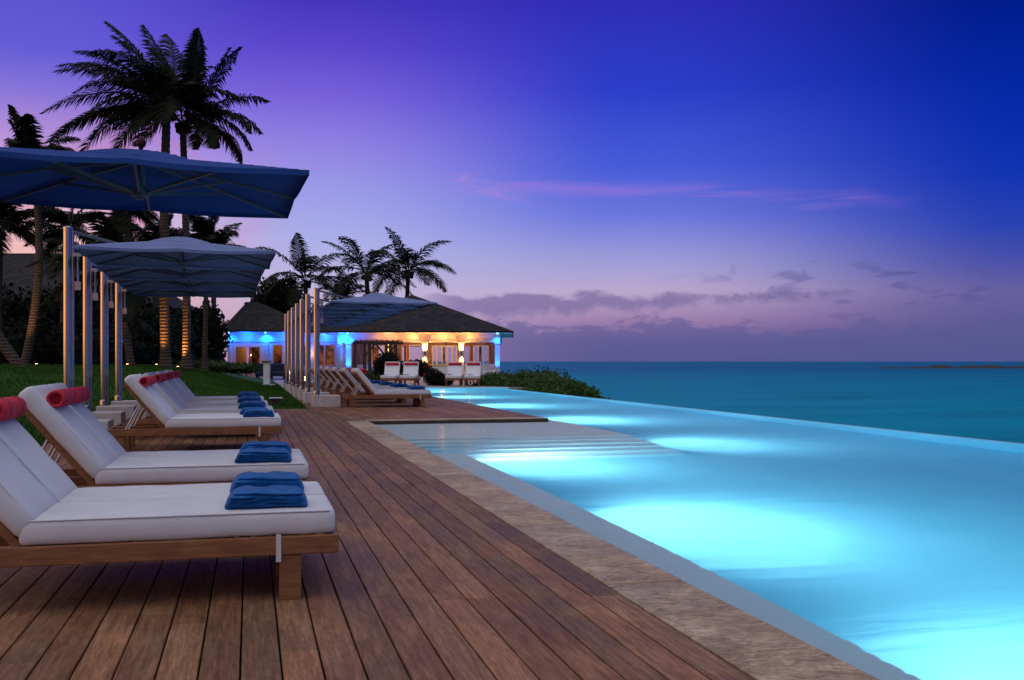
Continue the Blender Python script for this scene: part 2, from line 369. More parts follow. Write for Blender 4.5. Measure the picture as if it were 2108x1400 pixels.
    m = Mt('flower_red', .8, (.22, .015, .03), .1); M['flower'] = m.m
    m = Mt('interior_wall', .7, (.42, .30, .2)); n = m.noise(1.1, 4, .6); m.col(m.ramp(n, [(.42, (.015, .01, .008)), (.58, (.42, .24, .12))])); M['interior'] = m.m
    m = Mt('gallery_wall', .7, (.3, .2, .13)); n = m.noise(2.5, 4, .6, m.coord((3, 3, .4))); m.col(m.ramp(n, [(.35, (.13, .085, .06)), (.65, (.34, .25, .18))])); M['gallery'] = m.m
    m = Mt('lemon_cloth', .7, (.75, .62, .08)); M['lemon'] = m.m
    def emis(name, c, s_):
        m = bpy.data.materials.new(name); m.use_nodes = True; nt = m.node_tree; nt.nodes.clear()
        e = nt.nodes.new('ShaderNodeEmission'); e.inputs[0].default_value = (*c, 1); e.inputs[1].default_value = s_
        o = nt.nodes.new('ShaderNodeOutputMaterial'); nt.links.new(e.outputs[0], o.inputs[0]); return m
    M['lamp_warm'] = emis('lamp_glow_warm', (1, .55, .2), 12)
    M['lamp_blue'] = emis('lamp_glow_blue', (.1, .6, 1), 8)
    M['lamp_pool'] = emis('lamp_glow_pool', (.7, .95, 1), 30)
    # sea
    m = Mt('sea_water', .5, spec=.03); v = m.coord((.02, .06, 1), (0, 0, -YAW)); n = m.noise(1.0, 6, .62, v, .4)
    v2 = m.coord((.35, .9, 1), (0, 0, -YAW)); n2 = m.noise(1.0, 5, .6, v2)
    cd = m.N('ShaderNodeTexCoord'); ln = m.N('ShaderNodeVectorMath', operation='LENGTH'); m.L(cd.outputs['Object'], ln.inputs[0])
    mr = m.N('ShaderNodeMapRange'); mr.inputs[1].default_value = 20; mr.inputs[2].default_value = 700; m.L(ln.outputs['Value'], mr.inputs[0])
    dist_tone = m.ramp(mr.outputs[0], [(0, (.000, .25, .36)), (.25, (.000, .21, .34)), (1, (.004, .125, .27))])   # lighter teal close by, darker and bluer with distance
    m.col(m.mul(dist_tone, m.ramp(n, [(.3, (.78,)*3), (.7, (1.2,)*3)]))).bump(n2, .5, .25); M['sea'] = m.m
    # pool water: mirror by fresnel, else refraction blurred by the moving surface
    m = bpy.data.materials.new('pool_water'); m.use_nodes = True; nt = m.node_tree; nt.nodes.clear(); N = nt.nodes.new; L = nt.links.new
    tc = N('ShaderNodeTexCoord'); mp = N('ShaderNodeMapping'); mp.inputs['Scale'].default_value = (.45, 2.4, 1); L(tc.outputs['Object'], mp.inputs[0])
    nz = N('ShaderNodeTexNoise'); nz.inputs['Scale'].default_value = 1.5; nz.inputs['Detail'].default_value = 3; L(mp.outputs[0], nz.inputs['Vector'])
    bp = N('ShaderNodeBump'); bp.inputs['Strength'].default_value = .42; bp.inputs['Distance'].default_value = .06; L(nz.outputs[0], bp.inputs['Height'])
    rf = N('ShaderNodeBsdfRefraction'); rf.inputs['IOR'].default_value = 1.33; rf.inputs['Roughness'].default_value = .12; rf.inputs['Color'].default_value = (.97, .99, 1, 1); L(bp.outputs[0], rf.inputs['Normal'])
    gl = N('ShaderNodeBsdfGlossy'); gl.inputs['Roughness'].default_value = .12; L(bp.outputs[0], gl.inputs['Normal'])
    fr = N('ShaderNodeFresnel'); fr.inputs[0].default_value = 1.33; ml = N('ShaderNodeMath'); ml.operation = 'MULTIPLY'; L(fr.outputs[0], ml.inputs[0]); ml.inputs[1].default_value = .24
    mx = N('ShaderNodeMixShader'); L(ml.outputs[0], mx.inputs[0]); L(rf.outputs[0], mx.inputs[1]); L(gl.outputs[0], mx.inputs[2])
    o = N('ShaderNodeOutputMaterial'); L(mx.outputs[0], o.inputs['Surface'])
    ab = N('ShaderNodeVolumeAbsorption'); ab.inputs['Color'].default_value = (.42, .84, .965, 1); ab.inputs['Density'].default_value = .48; vs_ = N('ShaderNodeVolumeScatter'); vs_.inputs['Color'].default_value = (.35, .88, 1, 1); vs_.inputs['Density'].default_value = .09; vs_.inputs['Anisotropy'].default_value = .3; ad_ = N('ShaderNodeAddShader'); L(ab.outputs[0], ad_.inputs[0]); L(vs_.outputs[0], ad_.inputs[1]); L(ad_.outputs[0], o.inputs['Volume'])
    M['water'] = m
    for k_, tc_, f_ in (('canopy', (.16, .22, .42), .22), ('canopy_navy', (.015, .08, .40), .3)):
        nt_ = M[k_].node_tree; tr = nt_.nodes.new('ShaderNodeBsdfTranslucent'); tr.inputs[0].default_value = (*tc_, 1); mx_ = nt_.nodes.new('ShaderNodeMixShader'); mx_.inputs[0].default_value = f_
        nt_.links.new(nt_.nodes['Principled BSDF'].outputs[0], mx_.inputs[1]); nt_.links.new(tr.outputs[0], mx_.inputs[2]); nt_.links.new(mx_.outputs[0], nt_.nodes['Material Output'].inputs[0])
mk_materials()

def lamp(kind, loc, power, color, radius=.1, rot=None, size=None, blend=1.0, parent=None, name='light'):
    d = bpy.data.lights.new(name, kind); d.energy = power; d.color = color
    d.shadow_soft_size = radius
    if kind == 'SPOT': d.spot_size = size; d.spot_blend = blend
    o = bpy.data.objects.new(name, d); C.objects.link(o); o.location = loc
    if rot is not None: o.rotation_euler = Vector(rot).to_track_quat('-Z', 'Y').to_euler()
    if parent is not None: o.parent = parent
    return o

# ------------------------------------------------------------------ pool, deck, coping, sea, ground
PX0, PX1, PXR = 2.09, 5.55, 10.5          # pool's left edge near, left edge far, infinity edge
PY0, PYL, PYF = -3.0, 18.9, 42.2          # pool near end, inner corner, far end
WZ = -0.06
def deck():
    b = MB(); r = random.Random(3); pitch = .1425
    def rows(x0, x1, y0, y1, dx=0.0):
        n = int((x1-x0)/pitch+.5)
        for i in range(n):
            xa = x0+i*(x1-x0)/n+.0038; xb = x0+(i+1)*(x1-x0)/n-.0038; y = y0 - r.uniform(0, 2.2) 
            while y < y1:
                ln = r.choice([1.2, 1.8, 2.4, 3.0, 3.6])*r.uniform(.9, 1.1)
                ya, yb = max(y, y0), min(y+ln, y1)
                if yb-ya > .04:
                    g = r.uniform(.74, 1.18); w = r.uniform(-.06, .09)
                    z = r.uniform(-.0012, .0012)
                    b.box(xa, xb, ya+.0015, yb-.0015, -.026, z, tint=(g*(1+w), g, g*(1-w*.6)))
                y += ln
    rows(-2.62, 1.69, .6, 24.1); rows(1.69, 5.55, 19.3, 24.1); rows(1.3, 5.55, 24.1, 42.2)
    o = b.build('deck', M['deck'], bevel=.0025, seg=1); struct(o)
    g = MB()
    g.box(-2.62, 1.69, .6, 24.1, -.2, -.03); g.box(1.692, 5.5, 19.3, 42.2, -.2, -.032)
    struct(g.build('deck_base', M['gap']))
    # coping stones
    b = MB(); y = .4
    while y < 18.9:
        ln = .62; t = r.uniform(.78, 1.15); u = r.uniform(-.05, .05)
        b.box(1.696, PX0+.012, y+.004, min(y+ln, 19.29)-.004, -.05, .004+r.uniform(-.001, .001), tint=(t*(1+u), t, t*(1-u))); y += ln
    x = 2.106
    while x < 5.5:
        t = r.uniform(.85, 1.12); x1 = min(x+.4, 5.56)
        b.box(x, x1-.006, 18.9+.0, 19.29, -.05, .004+r.uniform(-.001, .001), tint=(t, t, t)); x += .4
    struct(b.build('pool_coping', M['coping'], bevel=.004, seg=2))
    g = MB(); g.box(1.694, PX0+.006, .4, 19.28, -.2, -.008); g.box(PX0, 5.54, 18.9-.006, 19.285, -.19, -.009)
    struct(g.build('coping_bed', M['grout']))
deck()

def pool():
    b = MB(); D = -1.45; X2 = 2.66; XS = 5.85
    # floor (0 plaster, 1 shelf)
    b.box(1.9, PXR+.3, PY0-.3, PYF+.3, D-.2, D)
    b.box(1.8, PX0, PY0-.3, PYL+.01, D-.1, -.052); b.box(1.8, PXR+.22, PY0-.4, PY0, D-.1, -.052)     # left and near walls
    # side bench with the pale band
    ys_ = [(PY0, -.66), (2.0, -.58), (6.0, -.46), (9.5, -.38), (12.9, -.36)]; vs = []; fs = []
    for (y, z) in ys_: vs += [(PX0, y, z), (X2, y, z), (X2, y, D-.02), (PX0, y, D-.02)]
    for i in range(4):
        for j in range(4): fs.append((i*4+j, i*4+(j+1) % 4, (i+1)*4+(j+1) % 4, (i+1)*4+j))
    b.add(vs, fs, mi=1)
    # tanning shelf and steps down towards the camera
    b.box(PX0+.001, XS, 15.2, PYL+.3, D-.03, -.20, mi=1)
    for i in range(1, 6):
        b.box(PX0+.002, XS-.001*i, 15.2-.42*i, 15.2-.42*(i-1), D-.03, -.20-.20*i, mi=1)
    # outcrop of deck: wall and inner side
    b.box(1.9, PX1, PYL+.05, 20, D, -.055); b.box(4.9, PX1-.001, 20, PYF+.2, D, -.055)
    b.box(PX1, PX1+.3, PYL+.3, PYF, D, -.35, mi=1)
    b.box(4.8, PXR+.2, PYF, PYF+.35, D, -.01)
    o = b.build('pool_basin', [M['plaster'], M['shelf']]); struct(o)
    # weir (infinity edge)
    w = MB(); w.box(PXR-.02, PXR+.16, PY0-.4, PYF+.1, -4, -.068); struct(w.build('infinity_edge', M['plaster'], bevel=.02))
    # dark drip edge of the deck spit
    e = MB(); e.box(PX0+.02, PX1+.024, PYL-.02, PYL+.05, -.07, -.008); e.box(PX1-.02, PX1+.022, PYL+.05, PYF, -.3, -.004); e.box(5.53, 5.57, PYL-.01, PYL+.4, -.05, .002)
    struct(e.build('deck_edge', M['timber']))
    # water
    w = MB(); w.box(PX0-.1, PXR+.1, PY0-.1, PYF+.05, D-.1, WZ)
    struct(w.build('pool_water', M['water']))
    L_ = 0
    spots = [(X2+.02, 3.6), (X2+.02, 7.9), (X2+.02, 12.45), (X2+.02, -.6)] + [(XS+.02, 14.6)] + [(PX1+.34, y) for y in (20.6, 27.3, 34.0, 40.2)]
    for i, (x, y) in enumerate(spots):
        near = x < 3
        names = ['beside the bench in the right foreground', 'halfway along the bench', 'at the foot of the underwater steps', 'beside the camera, nearest of all', 'on the side of the tanning shelf', 'just past the tip of the deck spit', 'midway along the far deck', 'further along the far deck', 'at the far end of the pool']
        t = thing('pool_light', 'round underwater pool lamp ' + names[i], 'pool light', (x, y, -.85), 0, 'underwater lamps in the pool wall')
        Mx = Matrix.Rotation(R(90), 4, 'Y')
        q = MB(); q.lathe([(.11, -.02), (.13, .0), (.13, .012), (.1, .02)], 20, Mx); q.build('bezel', M['steel'], t, smooth=False)
        q = MB(); q.lathe([(.095, .012), (.09, .03), (.04, .038)], 20, Mx); q.build('lens', M['lamp_pool'], t)
        lamp('SPOT', (.08, 0, .0), [860, 780, 560, 860, 420, 640, 640, 640, 640][i], (1.0, .97, .95), .06, (1, 0, -.12), R(172), 1.0, t, 'pool_lamp_light')
pool()
def sea():
    b = MB(); R_ = [0, 30, 60, 120, 250, 500, 1000, 2500, 6000, 15000, 40000]; n = 64
    vs = [(0, 0, 0)]; fs = []
    for r in R_[1:]:
        for j in range(n): q = 2*pi*j/n; vs.append((r*cos(q), r*sin(q), 0))
    for j in range(n): fs.append((0, 1+j, 1+(j+1) % n))
    for i in range(len(R_)-2):
        for j in range(n):
            a = 1+i*n+j; c = 1+i*n+(j+1) % n; fs.append((a, a+n, c+n, c))
    b.add(vs, fs); struct(b.build('sea', M['sea'], loc=(0, 0, -5)))
    # low islet on the horizon
    b = MB(); nx, ny = 60, 8; vs = []; fs = []
    for i in range(nx+1):
        for j in range(ny+1):
            x = i/nx*2-1; y = j/ny*2-1
            h = max(0, (1-abs(x)**2.6))*(1-y*y)*1.35*(2.0+2.2*mnoise.noise(Vector((i*.23, 2, 0)))+.8*mnoise.noise(Vector((i*.9, j*.8, 4)))) - .5
            vs.append((x*105, y*26, h))
    for i in range(nx):
        for j in range(ny): a = i*(ny+1)+j; fs.append((a, a+ny+1, a+ny+2, a+1))
    b.add(vs, fs); p = LT((2020-1054)/2100*900, 900, -5)
    o = b.build('islet', M['rock'], loc=p, rz=-YAW, smooth=True); struct(o)
sea()

def sstep(a, b, x):
    t = max(0, min(1, (x-a)/(b-a))); return t*t*(3-2*t)
def lawn_z(x, y):
    z = .86*sstep(1.2, -3.6, x)*sstep(23.5, 37, y) + .02
    z += .35*sstep(-2.6, -9, x)*sstep(5, 20, y)*(1-sstep(23.5, 37, y))
    z += .05*mnoise.noise(Vector((x*.25, y*.25, 0)))*sstep(-2.6, -5, x)
    if x > -2.75 and y < 24.2: z = -.25
    return z
def ground():
    b = MB(); xs = [-90, -70, -50, -40, -30, -25]+[-20+i*.6 for i in range(29)]+[-2.78, -2.62, -2, -1.4, -.8, -.2, .4, 1.0, 1.28]; xs = sorted(set(xs))
    ys = [-20, -5, 0]+[2+i*.8 for i in range(27)]+[24.08, 24.2]+[25+i for i in range(50)]+[80, 100]; ys = sorted(set(y for y in ys if not (23.4 < y < 24.0)))
    vs = [(x, y, lawn_z(x, y)) for y in ys for x in xs]; nx = len(xs)
    fs = [(j*nx+i, j*nx+i+1, (j+1)*nx+i+1, (j+1)*nx+i) for j in range(len(ys)-1) for i in range(nx-1)]
    b.add(vs, fs); struct(b.build('lawn', M['lawn'], smooth=True))
    # grass blades
    g = MB(); r = random.Random(11); vs = []; fs = []
    k = 0
    while k < 60000:
        t = r.uniform(8, 46)**1.0; u = r.uniform(-40, 700); lat = (u-1054)/2100*t; p = LT(lat, t)
        if not ((p.x < -2.7) or (p.y > 24.25 and p.x < 1.25)): continue
        k += 1
        z = lawn_z(p.x, p.y); a = r.uniform(0, 2*pi); h = r.uniform(.02, .05)*(1+t/40); w = .004*(1+t/9); dx, dy = cos(a)*w, sin(a)*w; lx, ly = r.uniform(-.02, .02), r.uniform(-.02, .02)
        g.add([(p.x-dx, p.y-dy, z-.005), (p.x+dx, p.y+dy, z-.005), (p.x+lx, p.y+ly, z+h)], [(0, 1, 2)], (r.uniform(.7, 1.3),)*3)
    struct(g.build('grass', M['grass']), 'stuff')
    b = MB(); b.box(1.29, 14, PYF+.36, 80, -3, -.02); b.box(1.285, 5, 42.21, 42.6, -1, -.015)
    struct(b.build('terrace', M['terrace']))
ground()

# ------------------------------------------------------------------ sun loungers
LL, LW = 2.03, .60
def make_lounger():
    """local origin: rear near corner on the ground; foot end towards +x, width towards +y"""
    t = thing('sun_lounger', '', 'sun lounger')
    zt, rh, th = .295, .085, .035
    f = MB(); f.box(0, LL, 0, th, zt-rh, zt); f.box(0, LL, LW-th, LW, zt-rh, zt); f.box(LL-th, LL, th, LW-th, zt-rh, zt); f.box(0, th, th, LW-th, zt-rh, zt); f.box(.62, .66, th, LW-th, zt-.06, zt-.02)
    f.build('frame', M['teak'], t, bevel=.005)
    for x in (.10, LL-.27):
        for y in (.012, LW-.052-.03):
            l = MB(); l.box(x, x+.10, y, y+.07, 0, zt-rh-.002); l.build('leg', M['teak'], t, bevel=.004)
    s = MB()
    x = .68
    while x < LL-.08: s.box(x, x+.055, th+.002, LW-th-.002, zt-.03, zt-.008); x += .075
    s.build('seat_slats', M['teak_slat'], t)
    # adjustable back, hinged at x=.65
    A = R(50); hx, hz = .655, .295; d = Vector((-cos(A), 0, sin(A))); n = Vector((sin(A), 0, cos(A))); BL = .705
    B = Matrix(((d.x, 0, n.x, hx), (0, 1, 0, 0), (d.z, 0, n.z, hz), (0, 0, 0, 1)))   # local: x along the back, z its face normal
    bk = MB(); bk.box(-.02, BL, .045, .08, -.028, .012, B); bk.box(-.02, BL, LW-.08, LW-.045, -.028, .012, B); bk.box(BL-.04, BL, .08, LW-.08, -.026, .01, B)
    bk.build('back_frame', M['teak'], t, bevel=.004)
    s = MB(); x = .03
    while x < BL-.08: s.box(x, x+.05, .08, LW-.08, -.008, .008, B); x += .078
    s.build('back_slats', M['teak_slat'], t)
    for y in (.10, LW-.10):
        p = MB(); a = B @ Vector((.42, y, -.03)); p.tube([a, (.18, y, .235)], .009, 8); p.build('prop', M['white_metal'], t, smooth=True)
    c = MB(); CL = LL-.66; T = .115
    c.rbox(CL, LW-.026, T, .032, Matrix.Translation((.66+CL/2-.01, LW/2, zt+T/2)), 22, 10, 5, .012, .004, 1)
    sc_ = c.build('seat_cushion', M['cushion'], t, smooth=True)
    e = .006
    q = MB(); z = zt+T-.006; e = .020
    q.tube([(.675, e, z), (LL-.045, e, z), (LL-.03, e+.02, z), (LL-.03, LW-e-.02, z), (LL-.045, LW-e, z), (.675, LW-e, z)], .004, 6); q.build('seat_piping', M['piping'], sc_, smooth=True)
    c = MB(); BC = BL+.03
    Mx = B @ Matrix.Translation((BC/2+.02, LW/2, .012+T/2)); c.rbox(BC, LW-.026, T, .036, Mx, 14, 10, 5, .014, .004, 2)
    bc = c.build('back_cushion', M['cushion'], t, smooth=True)
    q = MB(); q.tube([B @ Vector(p) for p in ((.05, e+.008, T+.005), (BC-.03, e+.008, T+.005), (BC-.0, .035, T+.004), (BC-.0, LW-.035, T+.004), (BC-.03, LW-e-.008, T+.005), (.05, LW-e-.008, T+.005))], .004, 6); q.build('back_piping', M['piping'], bc, smooth=True)
    # red bolster, hung near the top by black straps
    rb = .058; bo = Vector((BC-.15, 0, T+.012+rb*.86)); 
    q = MB(); seg = 18; pts = []; rad = []
    L0, L1 = .045, LW-.045
    for i, (y, r_) in enumerate([(L0+.016, .62), (L0, .82), (L0+.004, .96), (L0+.02, 1.0), (LW*.35, 1.03), (LW*.65, 1.02), (L1-.02, 1.0), (L1-.004, .96), (L1, .82), (L1-.016, .62)]):
        pts.append(B @ Vector((bo.x, y, bo.z))); rad.append(r_*rb)
    # lathe by hand so ends are recessed
    vs = []; fs = []
    for p, r_ in zip(pts, rad):
        for j in range(seg):
            a = 2*pi*j/seg; vs.append(p + (d*cos(a) + n*sin(a))*r_)
    for i in range(len(pts)-1):
        for j in range(seg): j2 = (j+1) % seg; fs.append((i*seg+j, (i+1)*seg+j, (i+1)*seg+j2, i*seg+j2))
    q.add(vs, fs); bol = q.build('bolster', M['red'], t, smooth=True)
    for k in (0, len(pts)-1): q = MB(); q.add([vs[k*seg+j] for j in range(seg)], [tuple(range(seg)) if k else tuple(range(seg-1, -1, -1))]); q.build('bolster_end', M['red_core'], bol)
    for y in (.17, LW-.19):
        q = MB(); ring = [B @ Vector((bo.x+cos(a)*(rb*1.035), y, bo.z+sin(a)*(rb*1.035))) for a in [i*2*pi/20 for i in range(20)]]
        ring2 = [p+Vector((0, .022, 0)) for p in ring]
        q.add(ring+ring2, [(i, (i+1) % 20, 20+(i+1) % 20, 20+i) for i in range(20)])
        for (a_, b_) in (((bo.x+.04, T+.015), (BC+.028, T-.03)), ((BC+.028, T-.03), (BC+.03, .0))):
            v4 = [B @ Vector((a_[0], y, a_[1]+.004)), B @ Vector((a_[0], y+.022, a_[1]+.004)), B @ Vector((b_[0], y+.022, b_[1]+.004)), B @ Vector((b_[0], y, b_[1]+.004))]
            q.add(v4, [(0, 1, 2, 3)])
        q.build('strap', M['black'], bol)
    q = MB(); q.box(LL-.285, LL-.262, -.004, .0, zt-rh-.03, zt+.012, None); q.build('cushion_tab', M['white_metal'], t)
    return t
def make_towel():
    """folded bath towel; origin at its bottom centre"""
    b = MB()
    def profile(offset, w, n=26):  # U-fold outline
        return
    r = random.Random(4)
    b.rbox(.37, .28, .088, .028, Matrix.Translation((0, 0, .042)), 30, 22, 16, .010, .016, 3)
    vs = []
    for p in b.v:                       # fold edges show on the near face, soft wrinkles on top
        x, y, z = p; f = max(0, min(1, (-y-.09)/.03))
        y += f*(.010*sin(z*2*pi/.022+1.5*sin(x*9))+.006)
        z += (1-f)*.0035*sin(x*38+6*sin(y*17)) * (1 if z > .05 else 0)
        taper = 1-.16*max(0, z-.02)/.08
        vs.append((x*taper, y, z))
    b.v = vs
    return b.mesh('towel', M['towel'], True)

lounger0 = make_lounger(); used = [False]; towel_me = make_towel()
def put_lounger(x, y, rz, label, group, scale=None, towel=None, tgroup=None, bolster=True):
    """x,y = rear near corner"""
    if not used[0]:
        o = lounger0; used[0] = True; o.location = (x, y, 0); o.rotation_euler.z = rz; o['label'] = label; o['group'] = group
        if scale: o.scale = scale
    else: o = dup(lounger0, (x, y, 0), rz, label, group, scale)
    if towel:
        t = bpy.data.objects.new('towel', towel_me); C.objects.link(t)
        j = rnd.uniform(-.04, .04); off = Vector((LL-.30+rnd.uniform(-.03, .02), LW*(.33 if True else .5)+rnd.uniform(-.02, .02), .4165))
        if scale: off = Vector((off.x*scale[0], off.y*scale[1], off.z))
        t.location = Vector((x, y, 0)) + Matrix.Rotation(rz, 3, 'Z') @ off
        t.rotation_euler.z = rz+j; t.scale = (1.02, 1, rnd.uniform(.82, 1.0))
        tag(t, towel, 'towel', tgroup)
    return o
def foot_x(Y): return .40 - .017*max(0, Y-12)
pairs = [(4.8, 'closest pair to the camera'), (7.05, 'second closest pair'), (12.85, 'third pair, past the gap'), (15.15, 'fourth pair of the left row'), (17.45, 'fifth pair of the left row'), (19.75, 'last pair of the left row')]
for (y, d) in pairs:
    for k, s in ((0, 'near'), (1, 'far')):
        put_lounger(foot_x(y)-LL, y+k*(LW+.004), 0, f'white cushioned sun lounger, {s} one of the {d}', 'sun loungers of the left row',
            None, f'folded blue towel on the {s} sun lounger of the {d}', 'blue towels on the left row')
# right row further back
RP = [(651, 24.8), (633, 27.1), (621, 29.4), (611, 31.7), (602, 34.0), (594.5, 36.3), (588.6, 38.6)]
ordn = ['first', 'second', 'third', 'fourth', 'fifth', 'sixth', 'last']
for i, (u, t) in enumerate(RP):
    p = LT((u-1054)/2100*t, t)
    for k, s in ((0, 'near'), (1, 'far')):
        put_lounger(p.x+.66, p.y-.85+k*(LW+.004), 0, f'slat-backed sun lounger, {s} one of the {ordn[i]} pair beside the white blocks', 'sun loungers of the row by the pool',
            None, f'folded blue towel on the {s} lounger of the {ordn[i]} pair beside the white blocks', 'blue towels on the row by the pool')
# four loungers facing the camera at the pool's far end
for i, (u, s) in enumerate(((806, 'leftmost'), (845, 'second from the left'), (936, 'third from the left'), (974, 'rightmost'))):
    t = 47.0; hw = LW*1.22/2
    # foot towards the camera: local +x -> -F
    rz = -YAW - R(90)
    w = LT((u-1054)/2100*t - hw, t + .7, 0)
    put_lounger(w.x, w.y, rz, f'white sun lounger facing the camera before the pavilion, {s} of four', 'sun loungers at the far end of the pool', (1, 1.22, 1.15),
        f'blue towel on the {s} of four loungers before the pavilion', 'towels at the far end of the pool')

# ------------------------------------------------------------------ cantilever umbrellas
CX, CY = 2.54, 2.40
def make_umbrella():
    t = thing('cantilever_umbrella', '', 'umbrella'); cx = 1.50; ztop = 2.66; ze = 2.31; za = 2.545     # above the block
    p = MB(); p.tube([(0, 0, 0), (0, 0, ztop)], .058, 20); p.tube([(.062, 0, .05), (.062, 0, ztop-.03)], .022, 10); pole = p.build('pole', M['steel'], t, smooth=False)
    for f_ in pole.data.polygons: f_.use_smooth = len(f_.vertices) == 4
    c = MB(); c.lathe([(.10, 0), (.10, .012), (.075, .016), (.072, .10), (.064, .11)], 20); c.build('base_collar', M['steel'], t)
    c = MB(); c.lathe([(.064, ztop), (.064, ztop+.02), (.04, ztop+.035)], 16); c.build('pole_cap', M['steel'], t)
    a = MB(); a.bar((.02, 0, ztop-.03), (cx, 0, ze-.06), .04, .045); a.build('arm', M['rib'], t, bevel=.006)
    h = MB(); h.tube([(.13, 0, ztop-.35), (.13, 0, ztop-.75)], .018, 10); h.box(.09, .17, -.04, .04, ztop-.85, ztop-.73); h.box(.05, .17, -.02, .02, ztop-.38, ztop-.33); cb = h.build('crank_box', M['steel'], t)
    k = MB(); k.tube([(.15, 0, ztop-.85), (.15, 0, ztop-.93), (.15, -.06, ztop-.93)], .008, 8); k.build('crank_handle', M['black'], cb)
    # canopy
    b = MB(); n = 32
    def zz(x, y):   # x,y in -1..1
        r = max(abs(x), abs(y)); q = min(abs(x), abs(y))/(r+1e-6)
        z = ze + (za-ze)*(1-r**1.12)
        ang = atan2(y, x); z -= .022*abs(sin(4*ang))*r*r           # fabric sags between ribs
        return z
    vs = []; fs = []
    for j in range(n+1):
        for i in range(n+1):
            x = i/n*2-1; y = j/n*2-1; e = 1-.018*(1-min(abs(x), abs(y))**2)*max(abs(x), abs(y))**3
            vs.append((cx+x*CX/2*e, y*CY/2*e, zz(x, y)))
    fs = [(j*(n+1)+i, j*(n+1)+i+1, (j+1)*(n+1)+i+1, (j+1)*(n+1)+i) for j in range(n) for i in range(n)]
    bd = [(i, 0) for i in range(n)]+[(n, j) for j in range(n)]+[(n-i, n) for i in range(n)]+[(0, n-j) for j in range(n)]
    base = len(vs)
    for (i, j) in bd:
        v = vs[j*(n+1)+i]; vs.append((v[0], v[1], v[2]-.04))
    m_ = len(bd)
    for q in range(m_):
        i, j = bd[q]; i2, j2 = bd[(q+1) % m_]; fs.append((j*(n+1)+i, base+q, base+(q+1) % m_, j2*(n+1)+i2))
    b.add(vs, fs); can = b.build('canopy', M['canopy'], t, smooth=True); so = can.modifiers.new('solid', 'SOLIDIFY'); so.thickness = .004
    es = can.modifiers.new('split', 'EDGE_SPLIT'); es.split_angle = R(50)
    # vent cap
    b = MB(); m2 = 12; vs = []
    for j in range(m2+1):
        for i in range(m2+1):
            x = i/m2*2-1; y = j/m2*2-1; r = max(abs(x), abs(y)); vs.append((cx+x*.42, y*.40, za+.055-.122*r**1.5-.012*abs(sin(4*atan2(y, x)))*r))
    b.add(vs, [(j*(m2+1)+i, j*(m2+1)+i+1, (j+1)*(m2+1)+i+1, (j+1)*(m2+1)+i) for j in range(m2) for i in range(m2)])
    vt = b.build('vent', M['canopy'], can, smooth=True); so = vt.modifiers.new('solid', 'SOLIDIFY'); so.thickness = .004
    f_ = MB(); f_.lathe([(.015, za+.03), (.018, za+.075), (.038, za+.09), (.041, za+.12), (.027, za+.15), (.008, za+.17)], 14); fo = f_.build('finial', M['finial'], t, smooth=True); fo.location.x = cx
    m3 = MB(); m3.tube([(cx, 0, za+.02), (cx, 0, ze-.12)], .03, 12); m3.build('centre_post', M['rib'], t, smooth=True)
    hb = MB(); hb.lathe([(.05, ze-.10), (.075, ze-.09), (.075, ze-.04), (.05, ze-.03)], 14); ho = hb.build('hub', M['rib'], t); ho.location.x = cx
    for q in range(8):
        a_ = q*pi/4; dx, dy = (round(cos(a_)*1.01), round(sin(a_)*1.01)) if q % 2 == 0 else (math.copysign(1, cos(a_)), math.copysign(1, sin(a_)))
        pts = []
        for s in (.03, .3, .6, .98):
            x, y = dx*s, dy*s; pts.append((cx+x*CX/2, y*CY/2, zz(x, y)-.034))
        rb = MB()
        for k_ in range(3): rb.bar(pts[k_], pts[k_+1], .018, .024)
        ro = rb.build('rib', M['rib'], t)
        st = MB(); sx, sy = dx*.52, dy*.52; st.bar((cx+dx*.05, dy*.05, ze-.065), (cx+sx*CX/2, sy*CY/2, zz(sx, sy)-.05), .022, .022); st.build('strut', M['rib'], ro)
    return t
umb0 = make_umbrella(); uu = [False]
def make_block(label, loc, h, group):
    b = MB(); b.box(-.10, .56, -.30, .30, 0, h); o = b.build('ballast_block', M['block'], loc=loc, bevel=.012, seg=3); tag(o, label, 'block', group); return o
def put_umb(x, y, z, rz, label, group, scale=None):
    if not uu[0]:
        uu[0] = True; umb0.location = (x, y, z); umb0.rotation_euler.z = rz; umb0['label'] = label; umb0['group'] = group; return umb0
    return dup(umb0, (x, y, z), rz, label, group, scale)
LU = [(-2.42, 8.85, 'nearest, its navy canopy at top left'), (-2.45, 15.25, 'first pole behind the left loungers'), (-2.56, 17.7, 'second pole behind the left loungers'), (-2.62, 20.15, 'third pole behind the left loungers'), (-2.66, 22.6, 'fourth, furthest pole behind the left loungers')]
for i, (x, y, d) in enumerate(LU):
    z0 = lawn_z(x, y) if y > 24 else 0
    make_block('pale ballast block under the umbrella ' + d, (x, y, z0), .28, 'ballast blocks of the left row')
    o = put_umb(x, y, (.27 if i == 0 else .28), R(1.7) if i == 0 else R(1.0), 'side-pole umbrella, ' + d, 'umbrellas of the left row')
for i, (u, t) in enumerate(RP):
    p = LT((u-1054)/2100*t, t)
    make_block(f'white ballast block under the {ordn[i]} umbrella of the row by the pool', (p.x, p.y, 0), .28, 'ballast blocks of the row by the pool')
    put_umb(p.x, p.y, .28, R(2), f'side-pole umbrella, {ordn[i]} of the row above the slatted lounger backs', 'umbrellas of the row by the pool', (1, .9, .97))

umb0.rotation_euler.y = R(1.1)
for ch in umb0.children_recursive:
    if ch.name.startswith(('canopy', 'vent')):
        ch.material_slots[0].link = 'OBJECT'; ch.material_slots[0].material = M['canopy_navy']

